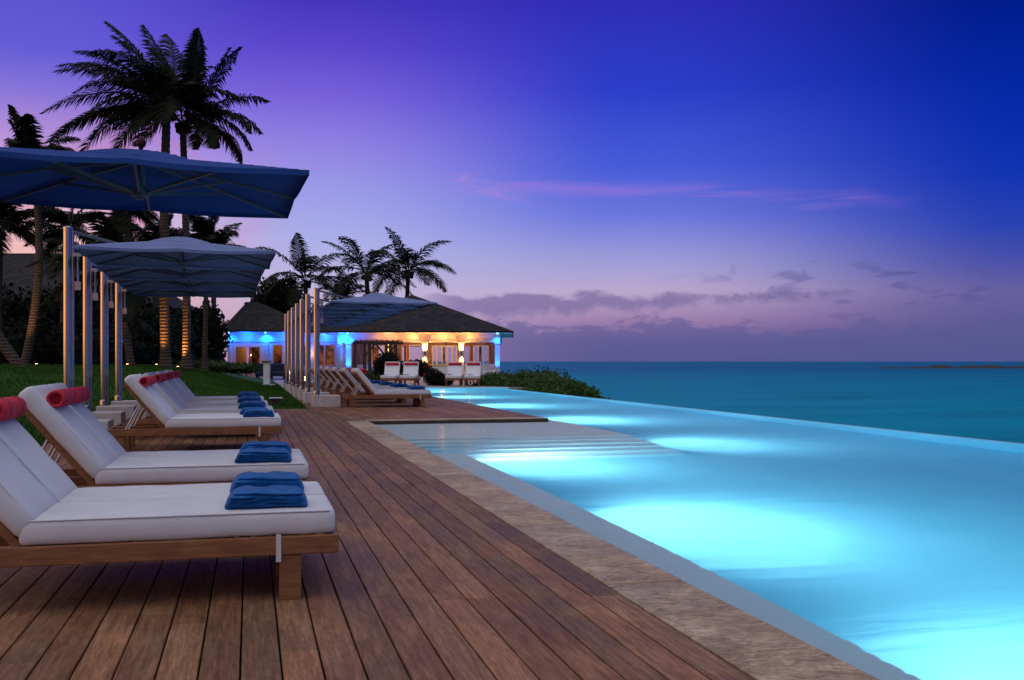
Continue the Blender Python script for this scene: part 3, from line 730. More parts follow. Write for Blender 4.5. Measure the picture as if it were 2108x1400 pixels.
# ------------------------------------------------------------------ palms
def frond(b, base, az, el, ln, r, droop=1.0, width=.85, tint=None, leaf=1.0, wind=0.0):
    d = Vector((cos(az)*cos(el), sin(az)*cos(el), sin(el))); p = Vector(base); n = 16; pts = [p.copy()]; dirs = [d.copy()]
    for i in range(n):
        s = i/n
        d = (d + Vector((wind*.03, 0, -.115*droop*(.35+s)))).normalized(); p = p + d*ln/n; pts.append(p.copy()); dirs.append(d.copy())
    b.tube(pts, [.035*(1-i/(n+2))+.004 for i in range(n+1)], 5)
    k = int(58*leaf)
    for i in range(k):
        s = .14+.86*i/k; f = s*n; i0 = min(int(f), n-1); q = pts[i0].lerp(pts[i0+1], f-i0); dd = dirs[i0+1]
        side = dd.cross(Vector((0, 0, 1)));
        if side.length < .05: side = Vector((1, 0, 0))
        side.normalize(); up = side.cross(dd).normalized()
        l = 1.18*width*(sin(pi*min(1, .12+.9*s))**.55)*(1-.35*s)*r.uniform(.85, 1.1)
        for sg in (-1, 1):
            v = (side*sg*.75 + dd*.55 + up*r.uniform(-.1, .25)).normalized()
            m = q + v*l*.5 + Vector((wind*.04, 0, -.05*l)); e = q + v*l*.93 + Vector((wind*.14+r.uniform(-.03, .03), 0, -.38*l*r.uniform(.7, 1.3)))
            w = dd*.034
            g = r.uniform(.6, 1.35); tn = (g*(tint or (1, 1, 1))[0], g*(tint or (1, 1, 1))[1], g*(tint or (1, 1, 1))[2])
            b.add([q-w*.6, q+w*.6, m+w, m-w, e], [(0, 1, 2, 3), (3, 2, 4)], tn)
def crown_mesh(spec, r, name='crown', leaf=1.0):
    b = MB()
    for (az, el, ln, dr) in spec: frond(b, (cos(R(az))*.12, sin(R(az))*.12, r.uniform(-.1, .25)), R(az), R(el), ln, r, dr, leaf=leaf, wind=-1.0)
    # fibrous crown base with nuts
    for i in range(10):
        a = r.uniform(0, 2*pi); b.rbox(.2, .2, .26, .09, Matrix.Translation((cos(a)*.2, sin(a)*.2, -.25+r.uniform(-.12, .08))), 4, 4, 4)
    return b
def trunk_mb(h, r0, r1, lean=(0, 0), curve=0.0, seed=0):
    b = MB(); n = max(20, int(h*9)); pts = []; rad = []
    for i in range(n+1):
        s = i/n; pts.append((lean[0]*s+curve*sin(pi*s), lean[1]*s, h*s)); rr = r0+(r1-r0)*s**.6
        if s < .06: rr *= 1+ (1-s/.06)*.45
        rad.append(rr*(1+.045*(1 if i % 2 else -1)))
    b.tube(pts, rad, 12); return b
def palm(label, lat, t, gz, h, r0, r1, crown, lean=(0, 0), curve=0.0, group=None, rot=0):
    p = LT(lat, t, gz); root = thing('palm_tree', label, 'palm tree', p, -YAW, group)
    tr = trunk_mb(h, r0, r1, lean, curve).build('trunk', M['bark'], root, smooth=True)
    if isinstance(crown, MB): co = crown.build('crown', M['palm'], root, smooth=False); 
    else: co = bpy.data.objects.new('crown', crown); C.objects.link(co); co.parent = root
    co.location = (lean[0], lean[1], h); co.rotation_euler.z = rot; return root
r = random.Random(21)
# the tall pair: crown 1 sweeps left and up, crown 2 sweeps right
s1 = [(180, 8, 4.6, .75), (172, 14, 4.4, .8), (196, 4, 4.3, .85), (186, 18, 4.5, .7), (164, 0, 4.0, .9), (178, 46, 4.4, .6), (165, 52, 4.2, .6), (190, 44, 4.2, .65), (182, 58, 4.0, .6), (150, 70, 3.7, .35), (100, 80, 3.7, .2), (170, 72, 3.8, .3), (70, 70, 3.6, .4), (40, 56, 3.0, .8), (250, 52, 3.4, .9), (285, 46, 3.2, 1), (95, 46, 3.2, 1), (120, 30, 3.2, 1.1), (235, 20, 3.2, 1.1), (300, 14, 2.8, 1.2), (205, -4, 3.0, 1.1), (160, -8, 2.7, 1.2), (270, -8, 2.4, 1), (20, 5, 2.4, 1.2), (140, 30, 3.3, 1), (220, 36, 3.3, 1), (60, 40, 3, 1), (0, 35, 2.8, .9)]
s2 = [(0, 8, 3.1, 1.0), (8, 2, 2.8, 1.1), (-12, 16, 3.2, .95), (14, 22, 3.1, .9), (5, 34, 3.4, .75), (-8, 52, 3.6, .6), (12, 58, 3.5, .5), (-20, 66, 3.3, .5), (40, 72, 3.3, .4), (120, 78, 3.3, .3), (60, 42, 2.8, 1), (-50, 42, 2.8, 1), (-80, 22, 2.6, 1.1), (80, 16, 2.6, 1.1), (150, 36, 2.5, 1), (200, 26, 2.5, 1.1), (30, 10, 2.8, 1.1), (-35, 6, 2.8, 1.1), (180, 60, 2.8, .6), (160, 5, 2.3, 1.2)]
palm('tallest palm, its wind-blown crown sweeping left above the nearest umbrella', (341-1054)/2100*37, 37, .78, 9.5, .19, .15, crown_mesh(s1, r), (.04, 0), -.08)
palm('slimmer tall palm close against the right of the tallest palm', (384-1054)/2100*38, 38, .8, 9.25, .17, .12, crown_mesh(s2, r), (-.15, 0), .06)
def rspec(r, n, ln, lo=-15, hi=75):
    return [(360*i/n*2.4+r.uniform(-20, 20), r.uniform(lo, hi), ln*r.uniform(.85, 1.1), r.uniform(.7, 1.15)) for i in range(n)]
cm = [crown_mesh(rspec(random.Random(40+i), 20, 2.5), random.Random(60+i)).mesh('crown', M['palm']) for i in range(4)]
pvm = []
for i in range(3):
    rr = random.Random(80+i); sp_ = [(137.5*k+40*i+rr.uniform(-8, 8), -8+78*k/14, 2.9*rr.uniform(.88, 1.1), rr.uniform(.8, 1.1)) for k in range(14)]
    pvm.append(crown_mesh(sp_, random.Random(90+i), leaf=.7).mesh('crown', M['palm']))
def u2(u, t): return (u-1054)/2100*t
P = [  # label, u, t, ground z, v of crown, base radius, crown idx, lean, curve
 ('palm behind the nearest umbrella at far left, its tip showing above the canopy', 46, 44, .5, 340, .2, 0, (.5, 0), .45),
 ('palm with a thin trunk just above the first left pole', 238, 50, .8, 440, .14, 1, (.1, 0), 0),
 ('leaning palm trunk rising from the lower left corner of the lawn', 58, 36, .55, 440, .21, 2, (-3.2, 0), -.35),
 ('short leaning palm lit orange beside the last left pole', 272, 36, .75, 560, .15, 3, (-.8, 0), .1),
 ('dim palm with a slim trunk to the right of the tall pair', 421, 46, .7, 520, .13, 1, (.1, 0), 0),
 ('palm between the first and the tallest palm, half hidden by fronds', 128, 52, .6, 470, .2, 2, (.2, 0), 0),
 ('low palm at the far left edge of the view', -6, 46, .5, 470, .2, 3, (.1, 0), 0),
 ('bushy palm showing between the two tall trunks', 320, 58, .6, 510, .2, 0, (.0, 0), 0),
 ('low palm peeping over the second umbrella', 440, 66, .6, 535, .2, 1, (0, 0), 0),
 ('leftmost palm behind the pavilion, above the row of poles', 626, 72, .0, 560, .2, 1, (.1, 0), .1),
 ('broad palm behind the pavilion, in the middle of three', 757, 72, .0, 545, .22, 2, (-.1, 0), .1),
 ('rightmost palm behind the pavilion, with open arching fronds', 838, 74, .0, 540, .2, 0, (.1, 0), -.1),
 ('small palm low between the larger ones behind the pavilion', 703, 78, .0, 600, .18, 3, (.0, 0), 0)]
for (lb, u, t, gz, v, br, ci, ln, cv) in P:
    h = CAM_H + (744-v-(14 if 600 < u < 900 else 0))/2100*t - gz
    cr_ = pvm[ci % 3] if 600 < u < 900 else cm[ci]
    scp = 1.35 if 600 < u < 900 and u != 703 else 1.0
    o = palm(lb, u2(u, t), t, gz-.05, h, br, br*.72, cr_, ln, cv, 'palms behind the pavilion' if u > 500 else 'palms along the back of the lawn', rot=r.uniform(0, 6))
    for ch in o.children:
        if ch.name.startswith('crown'): ch.scale = (scp,)*3
# warm garden uplights at the trunks
for i, (u, t, z, pw, d) in enumerate(((322, 36.4, .85, 120, 'tallest palm'), (366, 37.6, .86, 130, 'slimmer tall palm'), (30, 43, .75, 120, 'far left palm'), (262, 35.2, .8, 60, 'short leaning palm'), (75, 35.2, .7, 35, 'leaning trunk at the left'))):
    p = LT(u2(u, t), t, lawn_z(*LT(u2(u, t), t).xy))
    th_ = thing('garden_uplight', f'small garden uplight glowing at the foot of the {d}', 'garden light', p, 0, 'garden uplights under the palms')
    q = MB(); q.lathe([(.05, 0), (.06, .03), (.06, .12), (.05, .13)], 14); q.build('housing', M['black'], th_)
    q = MB(); q.lathe([(.045, .131), (.03, .138)], 14); q.build('lens', M['lamp_warm'], th_)
    lamp('SPOT', (0, 0, .17), pw*5, (1, .36, .07), .05, (.10 if u > 100 else .12, .06, 1), R(70), 1, th_, 'uplight_beam')

# ------------------------------------------------------------------ hedges, thickets, shrubs
def leafmass(ells, n, size, r, core=True, mb=None):
    b = mb or MB(); tot = sum(e[3]*e[4]*e[5] for e in ells)
    for (x, y, z, a, c, d) in ells:
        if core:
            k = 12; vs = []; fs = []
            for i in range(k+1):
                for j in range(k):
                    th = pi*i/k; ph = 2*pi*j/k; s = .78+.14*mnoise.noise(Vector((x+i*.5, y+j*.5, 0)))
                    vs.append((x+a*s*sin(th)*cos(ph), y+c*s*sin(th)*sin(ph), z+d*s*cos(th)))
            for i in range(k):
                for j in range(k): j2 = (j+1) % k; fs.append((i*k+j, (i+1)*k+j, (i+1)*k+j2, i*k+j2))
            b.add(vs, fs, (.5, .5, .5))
        m = int(n*a*c*d/tot)
        for _ in range(m):
            th = math.acos(r.uniform(-1, 1)); ph = r.uniform(0, 2*pi)
            dv = Vector((sin(th)*cos(ph), sin(th)*sin(ph), cos(th))); s = r.uniform(.72, 1.0)+.16*mnoise.noise(Vector((x+dv.x*2.3, y+dv.y*2.3, dv.z*2.3+z)))
            p = Vector((x+a*dv.x*s, y+c*dv.y*s, z+d*dv.z*s)); l = size*r.uniform(.6, 1.3)
            q = Vector((r.gauss(0, 1), r.gauss(0, 1), r.gauss(0, 1)+.4)).normalized(); w = q.cross(Vector((r.gauss(0, 1), r.gauss(0, 1), r.gauss(0, 1)))).normalized()*l*.28
            g = r.uniform(.55, 1.5)
            b.add([p, p+q*l*.5+w, p+q*l, p+q*l*.5-w], [(0, 1, 2, 3)], (g, g, g*.9))
    return b
r = random.Random(5)
ells = []
for i in range(12):
    u = -60+i*36; t = r.uniform(47, 56); h = r.uniform(1.9, 2.9)*(1 if u < 330 else .85)
    q = LT(u2(u, t), t); ells.append((q.x, q.y, .5+h*.42, 2.1, 1.8, h*.75))
for i in range(10):
    u = -60+i*44; t = r.uniform(54, 60); q = LT(u2(u, t), t); h = r.uniform(3.4, 4.6) if u < 420 else 2.4; ells.append((q.x, q.y, h*.5, 2.4, 2.2, h*.68))
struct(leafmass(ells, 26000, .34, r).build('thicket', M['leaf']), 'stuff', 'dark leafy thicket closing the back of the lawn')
def shrub(name, label, cat, lat, t, z, ell, n, size, mat, group=None, seed=1, flowers=None):
    root = thing(name, label, cat, LT(lat, t, z), -YAW, group); r = random.Random(seed)
    leafmass(ell, n, size, r).build('foliage', M[mat], root)
    s = MB(); s.tube([(0, 0, -.05), (.02, 0, max(.2, ell[0][2]))], [.06, .04], 8); s.build('stem', M['bark'], root)
    if flowers:
        f = MB()
        for _ in range(flowers):
            e = r.choice(ell); a = r.uniform(0, 2*pi); th = r.uniform(0, pi/2); f.rbox(.1, .1, .08, .03, Matrix.Translation((e[0]+e[3]*cos(a)*sin(th), e[1]+e[4]*sin(a)*sin(th), e[2]+e[5]*cos(th))), 2, 2, 2)
        f.build('blossoms', M['flower'], root)
    return root
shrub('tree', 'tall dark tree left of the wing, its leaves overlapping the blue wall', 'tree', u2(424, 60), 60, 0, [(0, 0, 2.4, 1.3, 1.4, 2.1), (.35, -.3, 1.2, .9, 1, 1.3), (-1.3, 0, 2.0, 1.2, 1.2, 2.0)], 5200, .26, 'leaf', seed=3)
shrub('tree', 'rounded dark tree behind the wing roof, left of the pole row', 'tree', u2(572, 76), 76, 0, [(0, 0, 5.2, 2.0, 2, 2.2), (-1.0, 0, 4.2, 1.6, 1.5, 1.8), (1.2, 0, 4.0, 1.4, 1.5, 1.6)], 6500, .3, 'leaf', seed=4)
# low flowering border and hedge
shrub('bush', 'low clipped border shrub between the lawn and the wing', 'bush', u2(420, 50), 50, .75, [(0, 0, .1, 1.6, .8, .35), (1.6, .3, .0, 1.2, .8, .3)], 2200, .12, 'shrub', 'low border shrubs', 6)
for i, (u, t, w, h, lb) in enumerate([(1040, 47, 1.2, .62, 'sea hedge mound nearest the pavilion steps'), (1078, 46, 1.3, .70, 'sea hedge mound left of the tallest one'), (1122, 45, 1.35, .74, 'tallest rounded mound of the sea hedge'), (1160, 42.5, 1.15, .42, 'sea hedge mound sloping towards the pool edge'), (1186, 39.5, .8, .28, 'last low mound of the sea hedge at its right end')]):
    w *= 1.15; h *= 1.3
    e = [(0, 0, -.25+h*.2, w, w, h*.95), (-.7, .6, -.3, w*.9, w, h*.85), (.55, -.5, -.45, w*.75, w*.8, h*.8), (.2, -.9, -.7, w*.8, w*.7, h)]
    shrub('hedge', lb, 'hedge', u2(u, t), t, -.05, e, 5200, .13, 'shrub', 'mounds of the sea hedge', 20+i)
shrub('topiary_tree', 'round-headed dark tree in front of the pavilion pergola', 'tree', u2(797, 50), 50, 0, [(0, 0, 1.0, .68, .6, .52), (-.35, 0, .5, .45, .4, .6), (.3, 0, .75, .6, .5, .4)], 3000, .11, 'leaf', seed=31)
shrub('flower_bush', 'red flowering bush beside the pavilion counter', 'bush', u2(858, 54), 54, 0, [(0, 0, .85, .6, .45, .34), (.35, 0, .6, .5, .45, .35)], 1600, .1, 'leaf', seed=32, flowers=26)
shrub('flower_bush', 'low leafy bush between the two middle poolside loungers', 'bush', u2(893, 47), 47, 0, [(0, 0, .35, .5, .5, .42), (.45, 0, .2, .5, .5, .3)], 1600, .1, 'leaf', seed=33, flowers=10)
shrub('flower_bush', 'small bush right of the rightmost lounger below the white stairs', 'bush', u2(1018, 48), 48, 0, [(0, 0, .2, .8, .6, .36)], 1500, .1, 'shrub', seed=35)
shrub('bush', 'low bush behind the towels at the left of the four poolside loungers', 'bush', u2(762, 50), 50, 0, [(0, 0, .3, .9, .6, .35), (-1, 0, .25, .8, .6, .3)], 1500, .11, 'shrub', seed=36)

# ------------------------------------------------------------------ buildings
def roof_mesh(name, corners, apexes, mat, parent, over=0):
    """hip roof: corners list of 4 (x,y,z), apexes (a,b) ridge ends; faces get a UV in metres along the slope"""
    me = bpy.data.meshes.new(name); a, b = [Vector(p) for p in apexes]; c = [Vector(p) for p in corners]; dn = Vector((0, 0, -.09))
    faces = [[c[0], c[1], b, a], [c[1], c[2], b], [c[2], c[3], a, b], [c[3], c[0], a]]
    if (a-b).length < .01: faces = [[c[0], c[1], a], [c[1], c[2], a], [c[2], c[3], a], [c[3], c[0], a]]
    vs = []; fs = []; uvs = []
    for f in faces:
        e = (f[1]-f[0]).normalized(); n = e.cross(f[2]-f[0]).normalized(); s = n.cross(e); k = len(vs)
        for p in f: vs.append(p); uvs.append(((p-f[0]).dot(e), (p-f[0]).dot(s)))
        fs.append(tuple(range(k, k+len(f))))
    for i in range(4):   # fascia
        k = len(vs); p, q = c[i], c[(i+1) % 4]; vs += [p+dn, q+dn, q, p]; uvs += [(0, 0), (.1, 0), (.1, .02), (0, .02)]; fs.append((k, k+1, k+2, k+3))
    me.from_pydata(vs, [], fs); me.materials.append(mat); ul = me.uv_layers.new(name='UVMap')
    for li, l in enumerate(me.loops): ul.data[li].uv = uvs[l.vertex_index]
    o = bpy.data.objects.new(name, me); C.objects.link(o); o.parent = parent; return o
def window(parent, x0, x1, y, z0, z1, mull=1, fm='doorwood', fw=.07, glass=True, name='window'):
    f = MB(); d = .05
    f.box(x0, x0+fw, y-d, y+d, z0, z1); f.box(x1-fw, x1, y-d, y+d, z0, z1); f.box(x0+fw, x1-fw, y-d, y+d, z1-fw, z1); f.box(x0+fw, x1-fw, y-d, y+d, z0, z0+fw*1.3)
    for i in range(1, mull+1):
        xm = x0+(x1-x0)*i/(mull+1); f.box(xm-fw*.45, xm+fw*.45, y-d*.9, y+d*.9, z0+fw*1.3, z1-fw)
    w = f.build(name, M[fm], parent)
    if glass:
        g = MB(); g.box(x0+fw*.5, x1-fw*.5, y-.004, y+.004, z0+fw, z1-fw*.5); g.build('pane', M['glass'], w)
    return w
def wall_open(b, x0, x1, y0, y1, z0, z1, holes):
    """wall running in x with rectangular holes (xa,xb,za,zb) sorted by x"""
    x = x0
    for (xa, xb, za, zb) in holes:
        if xa > x: b.box(x, xa, y0, y1, z0, z1)
        if za > z0: b.box(xa, xb, y0, y1, z0, za)
        if zb < z1: b.box(xa, xb, y0, y1, zb, z1)
        x = xb
    if x < x1: b.box(x, x1, y0, y1, z0, z1)
def pavilion():
    root = thing('pavilion', 'open white pavilion with dark shingle roof and warm and blue lit columns', 'pavilion', LT(-6.0, 60, 0), -YAW)
    o = (-6.0, 60)      # meshes in (lat, t)
    X = lambda u, t=60: u2(u, t)-o[0]
    Yt = lambda t: t-o[1]
    xl, xr = X(700), X(1030); zs = 2.80
    roof_mesh('roof', [(X(628), -.9, 2.86), (X(1057), -.9, 2.86), (X(1057), 11.5, 2.86), (X(628), 11.5, 2.86)], [((X(845, 64)), 5.0, 5.35)]*2, M['roof'], root)
    b = MB(); b.box(X(630)+.03, X(1056)-.03, -.84, 11.4, 2.76, 2.79); b.build('soffit', M['white'], root)
    b = MB(); b.box(xl, xr, -.10, .12, 2.26, 2.758); b.box(xl, xr, -.16, -.102, 2.68, 2.757); b.box(xl, xr, -.13, -.101, 2.22, 2.30)
    # side beam + rear beam
    b.box(xr-.22, xr, .12, 9, 2.26, 2.757); b.build('frieze', M['wall'], root)
    for u in (718, 797, 875, 950, 1024):
        c = MB(); x = X(u); c.box(x-.15, x+.15, -.15, .15, .35, 2.255); c.box(x-.19, x+.19, -.19, .19, .35, .52); c.box(x-.19, x+.19, -.19, .19, 2.12, 2.21); c.build('column', M['wall'], root, bevel=.01)
    b = MB(); b.box(xl-.2, xr+.2, -.5, 9.2, -.3, .35); b.build('floor', M['terrace'], root)
    # low white parapet between the columns
    b = MB(); b.box(X(905), X(1018), -.05, .05, .35, .95); b.box(X(728), X(768), .6, .7, .35, .9); b.build('parapet', M['wall'], root)
    # inner wall with windows behind the gallery
    ti = 64.0; yi = Yt(ti); XI = lambda u: X(u, ti)
    holes = [(XI(764), XI(792), .75, 2.1), (XI(826), XI(838), .4, 2.15), (XI(842), XI(873), .8, 2.15), (XI(889), XI(942), .8, 2.1), (XI(950), XI(968), .45, 2.1), (XI(974), XI(1006), .8, 2.1)]
    b = MB(); wall_open(b, XI(700), XI(1024), yi-.06, yi+.06, .35, 2.755, holes)
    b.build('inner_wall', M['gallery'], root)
    window(root, *holes[0][:2], yi, *holes[0][2:], mull=0, fm='white'); window(root, *holes[1][:2], yi, *holes[1][2:], mull=0, fm='doorwood')
    window(root, *holes[2][:2], yi, *holes[2][2:], mull=0, fm='white'); window(root, *holes[3][:2], yi, *holes[3][2:], mull=4, fm='white', fw=.09); window(root, *holes[4][:2], yi, *holes[4][2:], mull=0, fm='doorwood'); window(root, *holes[5][:2], yi, *holes[5][2:], mull=2, fm='white')
    b = MB(); b.box(XI(700), XI(1024), Yt(69.0), Yt(69.1), .35, .8); b.box(XI(700), XI(1024), Yt(69.0), Yt(69.1), 2.1, 2.755)
    for i in range(9): x = XI(700)+i*(XI(1024)-XI(700))/8; b.box(x-.08, x+.08, Yt(69.0), Yt(69.1), .8, 2.1)
    b.box(XI(1024)-.1, XI(1024), yi, Yt(69), .35, 1.0); b.box(XI(1024)-.1, XI(1024), yi, Yt(69), 2.1, 2.755); b.box(XI(700), XI(760), Yt(68.5), Yt(68.6), .35, 2.755)
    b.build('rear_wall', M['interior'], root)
    # left blue corner wall between the wing and the pavilion
    b = MB(); b.box(X(690), X(712), .8, 1.0, 0, 2.757); b.box(X(700)-.12, X(700)+.12, -.3, .8, 0, 2.757); b.build('corner_wall', M['wall'], root)
    # sconces: warm up/down lights on the middle columns, blue down lights under the eave at the outer ones
    for u, pw in ((797, 22), (875, 34), (950, 34)):
        x = X(u); q = MB(); q.tube([(x, -.21, 1.50), (x, -.21, 1.68)], .05, 12); s = q.build('sconce', M['steel'], root, smooth=True)
        lamp('SPOT', (x, -.27, 1.72), pw*8, (1, .34, .07), .03, (0, .15, 1), R(150), 1, root, 'sconce_up'); lamp('SPOT', (x, -.27, 1.46), pw*5, (1, .45, .12), .03, (0, .22, -1), R(80), 1, root, 'sconce_down')
    for x, pw in ((X(718), 60), (X(1024), 45)):
        q = MB(); q.lathe([(.05, 2.70), (.06, 2.755)], 12, Matrix.Translation((x, -.42, 0))); q.build('eave_spot', M['lamp_blue'], root)
        lamp('SPOT', (x, -.42, 2.66), pw*4, (.002, .20, 1), .04, (0, .28, -1), R(110), 1, root, 'eave_blue')
        lamp('SPOT', (x, -.5, .45), pw*5, (.002, .20, 1), .05, (0, .25, 1), R(70), 1, root, 'floor_blue')
    lamp('POINT', (X(705), -.35, 2.3), 200, (.001, .11, 1), .05, parent=root, name='corner_blue')
    # ceiling glow of the gallery and the room
    for u, t, pw, z in ((835, 62, 55, 2.4), (912, 62, 60, 2.4), (970, 62, 22, 2.4), (900, 66.5, 90, 2.3), (790, 66.5, 50, 2.3)):
        lamp('POINT', (X(u, t), Yt(t), z), pw, (1, .42, .10), .12, parent=root, name='gallery_lamp')
    lamp('POINT', (X(995), 1.5, 2.3), 10, (.55, .25, 1), .1, parent=root, name='gallery_violet')
    lamp('POINT', (X(775), .9, 2.2), 12, (.5, .35, 1), .1, parent=root, name='gallery_violet')
    for u, pw in ((800, 22), (850, 40), (912, 40), (965, 26)): lamp('POINT', (X(u), -.55, 2.52), pw*.9, (1, .32, .08), .05, parent=root, name='frieze_fill')  # added fill lights without fixtures, to turn the frieze more orange
    return root
pav = pavilion()
def wing():
    o = (-15, 64); root = thing('guest_wing', 'low white wing lit bright blue, with glazed wooden double door', 'building', LT(o[0], o[1], 0), -YAW)
    X = lambda u, t=64: u2(u, t)-o[0]
    zs = 2.96
    xl, xr = X(470), X(700)
    roof_mesh('roof', [(X(460), -.7, zs+.06), (X(645), -.7, zs+.06), (X(645), 7.3, zs+.06), (X(460), 7.3, zs+.06)], [(X(508, 67), 3.0, 5.0), (X(530, 67), 3.0, 5.0)], M['roof'], root)
    roof_mesh('roof', [(X(600), -.5, zs+.05), (X(705), -.5, zs+.05), (X(705), 7.0, zs+.05), (X(600), 7.0, zs+.05)], [(X(610, 67), 3.0, 4.3), (X(700, 67), 3.0, 4.3)], M['roof'], root)
    b = MB(); b.box(X(462), X(644), -.65, 7.2, zs-.03, zs-.005); b.box(X(644), X(704), -.45, 6.9, zs-.03, zs-.006); b.build('soffit', M['white'], root)
    holes = [(X(479), X(541), .12, 2.2), (X(560), X(583), .8, 2.2), (X(600), X(634), .8, 2.2), (X(646), X(690), .8, 2.2)]
    b = MB(); wall_open(b, xl, xr, 0, .16, 0, zs-.032, holes); b.box(xl, xl+.16, .16, 7, 0, zs-.033); b.box(xl, xr, -.06, -.001, 2.32, 2.40); b.box(xl, xr, -.1, -.001, 2.8, zs-.034)
    b.build('wall', M['wall'], root)
    b = MB(); b.box(xl-.5, xr, -1.6, 0, -.3, .06); b.build('porch', M['terrace'], root)
    for u in (473.5, 549):
        c = MB(); x = X(u); c.box(x-.12, x+.12, -.14, -.002, .06, 2.318); c.build('pilaster', M['wall'], root)
    dr = window(root, *holes[0][:2], .05, *holes[0][2:], mull=1, fw=.2, name='door')
    lamp('POINT', (X(510), -.7, 1.5), 9, (1, .38, .14), .05, parent=root, name='door_fill')  # added warm fill without a fixture, to bring out the door frame
    k = MB(); xm = (holes[0][0]+holes[0][1])/2; k.tube([(xm+.07, -.03, 1.05), (xm+.07, -.03, 1.25)], .012, 6); k.build('handle', M['steel'], dr)
    for i, h in enumerate(holes[1:]): window(root, *h[:2], .05, *h[2:], mull=(0, 1, 1)[i], fw=.09)
    b = MB(); b.box(xl+.2, xr, 5.0, 5.1, 0, zs-.035); b.box(xl+.2, xr, .2, 5.0, -.02, .05); b.box(X(591), X(595), .2, 5, .05, zs-.035)
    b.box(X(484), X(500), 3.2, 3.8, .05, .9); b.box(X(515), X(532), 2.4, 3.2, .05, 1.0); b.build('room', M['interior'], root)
    lamp('POINT', (X(506), 3.6, 2.3), 30, (1, .38, .07), .12, parent=root, name='room_lamp'); lamp('POINT', (X(575), 3.5, 2.2), 14, (1, .5, .2), .12, parent=root, name='room_lamp'); lamp('POINT', (X(660), 3, 2.2), 60, (1, .52, .18), .12, parent=root, name='room_lamp')
    for u, pw in ((474, 42), (549, 62), (632, 8), (600, 8)):
        x = X(u); q = MB(); q.lathe([(.04, zs-.10), (.05, zs-.035)], 12, Matrix.Translation((x, -.36, 0))); q.build('eave_spot', M['lamp_blue'], root)
        lamp('SPOT', (x, -.36, zs-.14), pw*4.5, (.002, .20, 1), .03, (0, .35, -1), R(140), 1, root, 'eave_blue')
    for u in (510, 590, 670): lamp('POINT', (X(u), -.5, zs-.35), 120, (.001, .09, 1), .1, parent=root, name='wash_blue')
    lamp('POINT', (X(640), -.3, 1.6), 10, (1, .55, .2), .05, parent=root, name='porch_lamp')
    return root
wing()
def house():
    o = LT(u2(150, 66), 66, 0); root = thing('house', 'dark hip-roofed house looming behind the trees at left', 'house', o, -YAW)
    roof_mesh('roof', [(-11, -6, 4.6), (6.2, -6, 4.6), (6.2, 8, 4.6), (-11, 8, 4.6)], [(-5, 1, 8.2), (1.2, 1, 8.2)], M['roof'], root)
    b = MB(); b.box(-10, 5.4, -5, 7, 0, 4.55); b.build('wall', M['timber'], root)
house()
# pergola in front of the pavilion
def pergola():
    t0 = 56; root = thing('pergola', 'dark timber pergola with braces left of the warm lit columns', 'pergola', LT(u2(775, t0), t0, 0), -YAW)
    X = lambda u: u2(u, t0)-u2(775, t0); zt = 1.1+(744-708)/2100*t0
    b = MB(); b.box(X(727), X(822), -.06, .06, zt, zt+.14); b.box(X(727), X(822), 1.9, 2.02, zt, zt+.14); b.build('beam', M['timber'], root)
    for u in (731, 751, 795, 815):
        for y in ((0, 1.96) if u in (751, 795) else (0,)):
            p = MB(); p.box(X(u)-.085, X(u)+.085, y-.085, y+.085, 0, zt-.002); p.build('post', M['timber'], root)
    for a, s in ((751, 1), (795, -1), (795, 1), (815, -1)):
        p = MB(); p.bar((X(a), 0, zt-.7), (X(a)+s*.55, 0, zt-.02), .1, .1); p.build('brace', M['timber'], root)
    b = MB()
    for i in range(9): x = X(727)+.15+i*.29; b.box(x-.03, x+.03, -.3, 2.2, zt+.142, zt+.22)
    b.build('rafters', M['timber'], root)
pergola()
def counter():
    root = thing('buffet_counter', 'yellow topped buffet counter behind the loungers in the pavilion', 'counter', LT(u2(902, 57.5), 57.5, .0), -YAW)
    b = MB(); b.box(-.95, .75, -.3, .3, .0, .86); b.build('cabinet', M['white'], root, bevel=.01); b = MB(); b.box(-1.0, .8, -.35, .35, .862, .92); b.build('top', M['lemon'], root, bevel=.01)
counter()
def stairs():
    root = thing('stair_railing', 'white stair railing descending to the hedge at the right of the pavilion', 'railing', LT(u2(1018, 50), 50, 0), -YAW)
    for y in (0, .9):
        b = MB(); pts = [(-.5, .62), (0, .62), (.75, .12)]
        for (xa, za), (xb, zb) in zip(pts, pts[1:]):
            b.bar((xa, y, za), (xb, y, zb), .05, .05); b.bar((xa, y, za-.45), (xb, y, zb-.45), .04, .04)
        b.build('rail', M['white'], root)
        b = MB()
        for i in range(13):
            x = -.5+i*.1; z = .62 if x < 0 else .62-x*.667; b.box(x-.012, x+.012, y-.012, y+.012, z-.45, z-.02)
        b.build('balusters', M['white'], root)
        for x, z in ((-.52, .7), (0, .7), (.75, .2)):
            p = MB(); p.box(x-.045, x+.045, y-.045, y+.045, -.3, z); p.build('newel_post', M['white'], root, bevel=.006)
stairs()
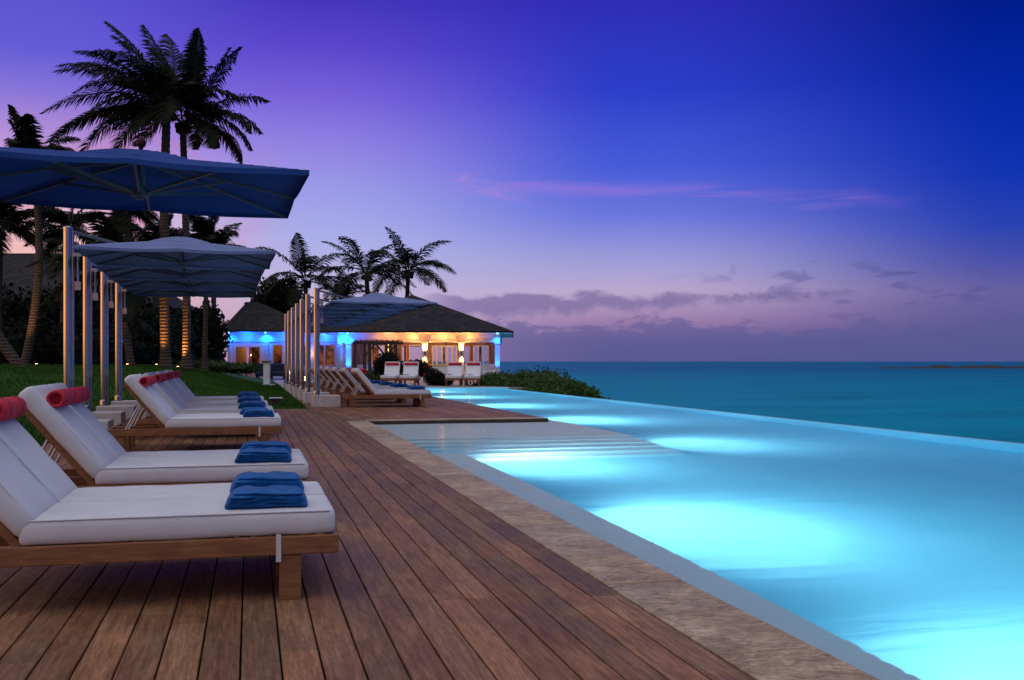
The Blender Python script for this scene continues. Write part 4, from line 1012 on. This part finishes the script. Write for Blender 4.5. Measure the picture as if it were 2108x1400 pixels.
# small things on the lawn
def lantern():
    p = LT(u2(568, 25.0), 25.0); z = lawn_z(p.x, p.y); root = thing('garden_lantern', 'low dark box lantern with pale lid on the lawn edge', 'lantern', (p.x, p.y, z), 0)
    b = MB(); b.box(-.16, .16, -.13, .13, .165, .195); b.build('lid', M['white_metal'], root, bevel=.006)
    b = MB(); b.box(-.12, .12, -.1, .1, .0, .163); b.build('body', M['timber'], root, bevel=.006)
lantern()
def totem():
    p = LT(u2(549, 44), 44); z = 1.1-(795-744)/2100*44; z = max(z, lawn_z(p.x, p.y)-.01); root = thing('pedestal_post', 'square white pedestal post on a slab at the lawn path', 'post', (p.x, p.y, z), -YAW)
    b = MB(); b.box(-.3, .3, -.3, .3, -.1, .08); b.build('slab', M['block'], root, bevel=.01)
    b = MB(); b.box(-.12, .12, -.12, .12, .082, 1.0); b.build('shaft', M['white'], root, bevel=.01)
    b = MB(); b.box(-.17, .17, -.17, .17, 1.002, 1.1); b.build('cap', M['steel'], root, bevel=.01)
totem()
def navy_chair():
    for i, (u, lb) in enumerate(((543, 'navy armchair left of the pedestal post in front of the door'), (572, 'navy armchair right of the pedestal post under the dark window'))):
        root = thing('armchair', lb, 'chair', LT(u2(u, 61.5), 61.5, .06), -YAW, 'navy armchairs on the porch')
        b = MB(); b.rbox(.9, .7, .3, .06, Matrix.Translation((0, 0, .3)), 6, 6, 3); b.build('seat', M['navy'], root, smooth=True)
        b = MB(); b.rbox(.9, .18, .6, .06, Matrix.Translation((0, .3, .62)), 6, 3, 6); b.build('backrest', M['navy'], root, smooth=True)
        for s in (-1, 1):
            b = MB(); b.rbox(.14, .7, .35, .05, Matrix.Translation((s*.45, 0, .5)), 3, 6, 4); b.build('armrest', M['navy'], root, smooth=True)
            b = MB(); b.box(s*.38-.03, s*.38+.03, -.3, .3, 0, .16); b.build('leg', M['timber'], root)
navy_chair()
def path_light():
    p = LT(u2(627, 36), 36); root = thing('path_lamp', 'tiny glowing warm path lamp between the pole bases', 'lamp', (p.x, p.y, 0), 0)
    b = MB(); b.tube([(0, 0, 0), (0, 0, .42)], .02, 8); b.build('stem', M['black'], root); b = MB(); b.lathe([(.05, .42), (.06, .46), (.05, .54), (.02, .56)], 10); b.build('lamp_head', M['lamp_warm'], root)
    lamp('POINT', (0, 0, .7), 6, (1, .6, .25), .06, parent=root, name='path_glow')
path_light()
def red_seat():
    root = thing('pouf', 'round red pouf at the foot of the pergola post', 'pouf', LT(u2(744, 53), 53, 0), 0)
    b = MB(); b.rbox(.5, .5, .45, .18, Matrix.Translation((0, 0, .5)), 8, 8, 8); b.build('cushion', M['red'], root, smooth=True)
    b = MB(); b.box(-.18, .18, -.18, .18, 0, .28); b.build('stand', M['timber'], root, bevel=.02)
red_seat()
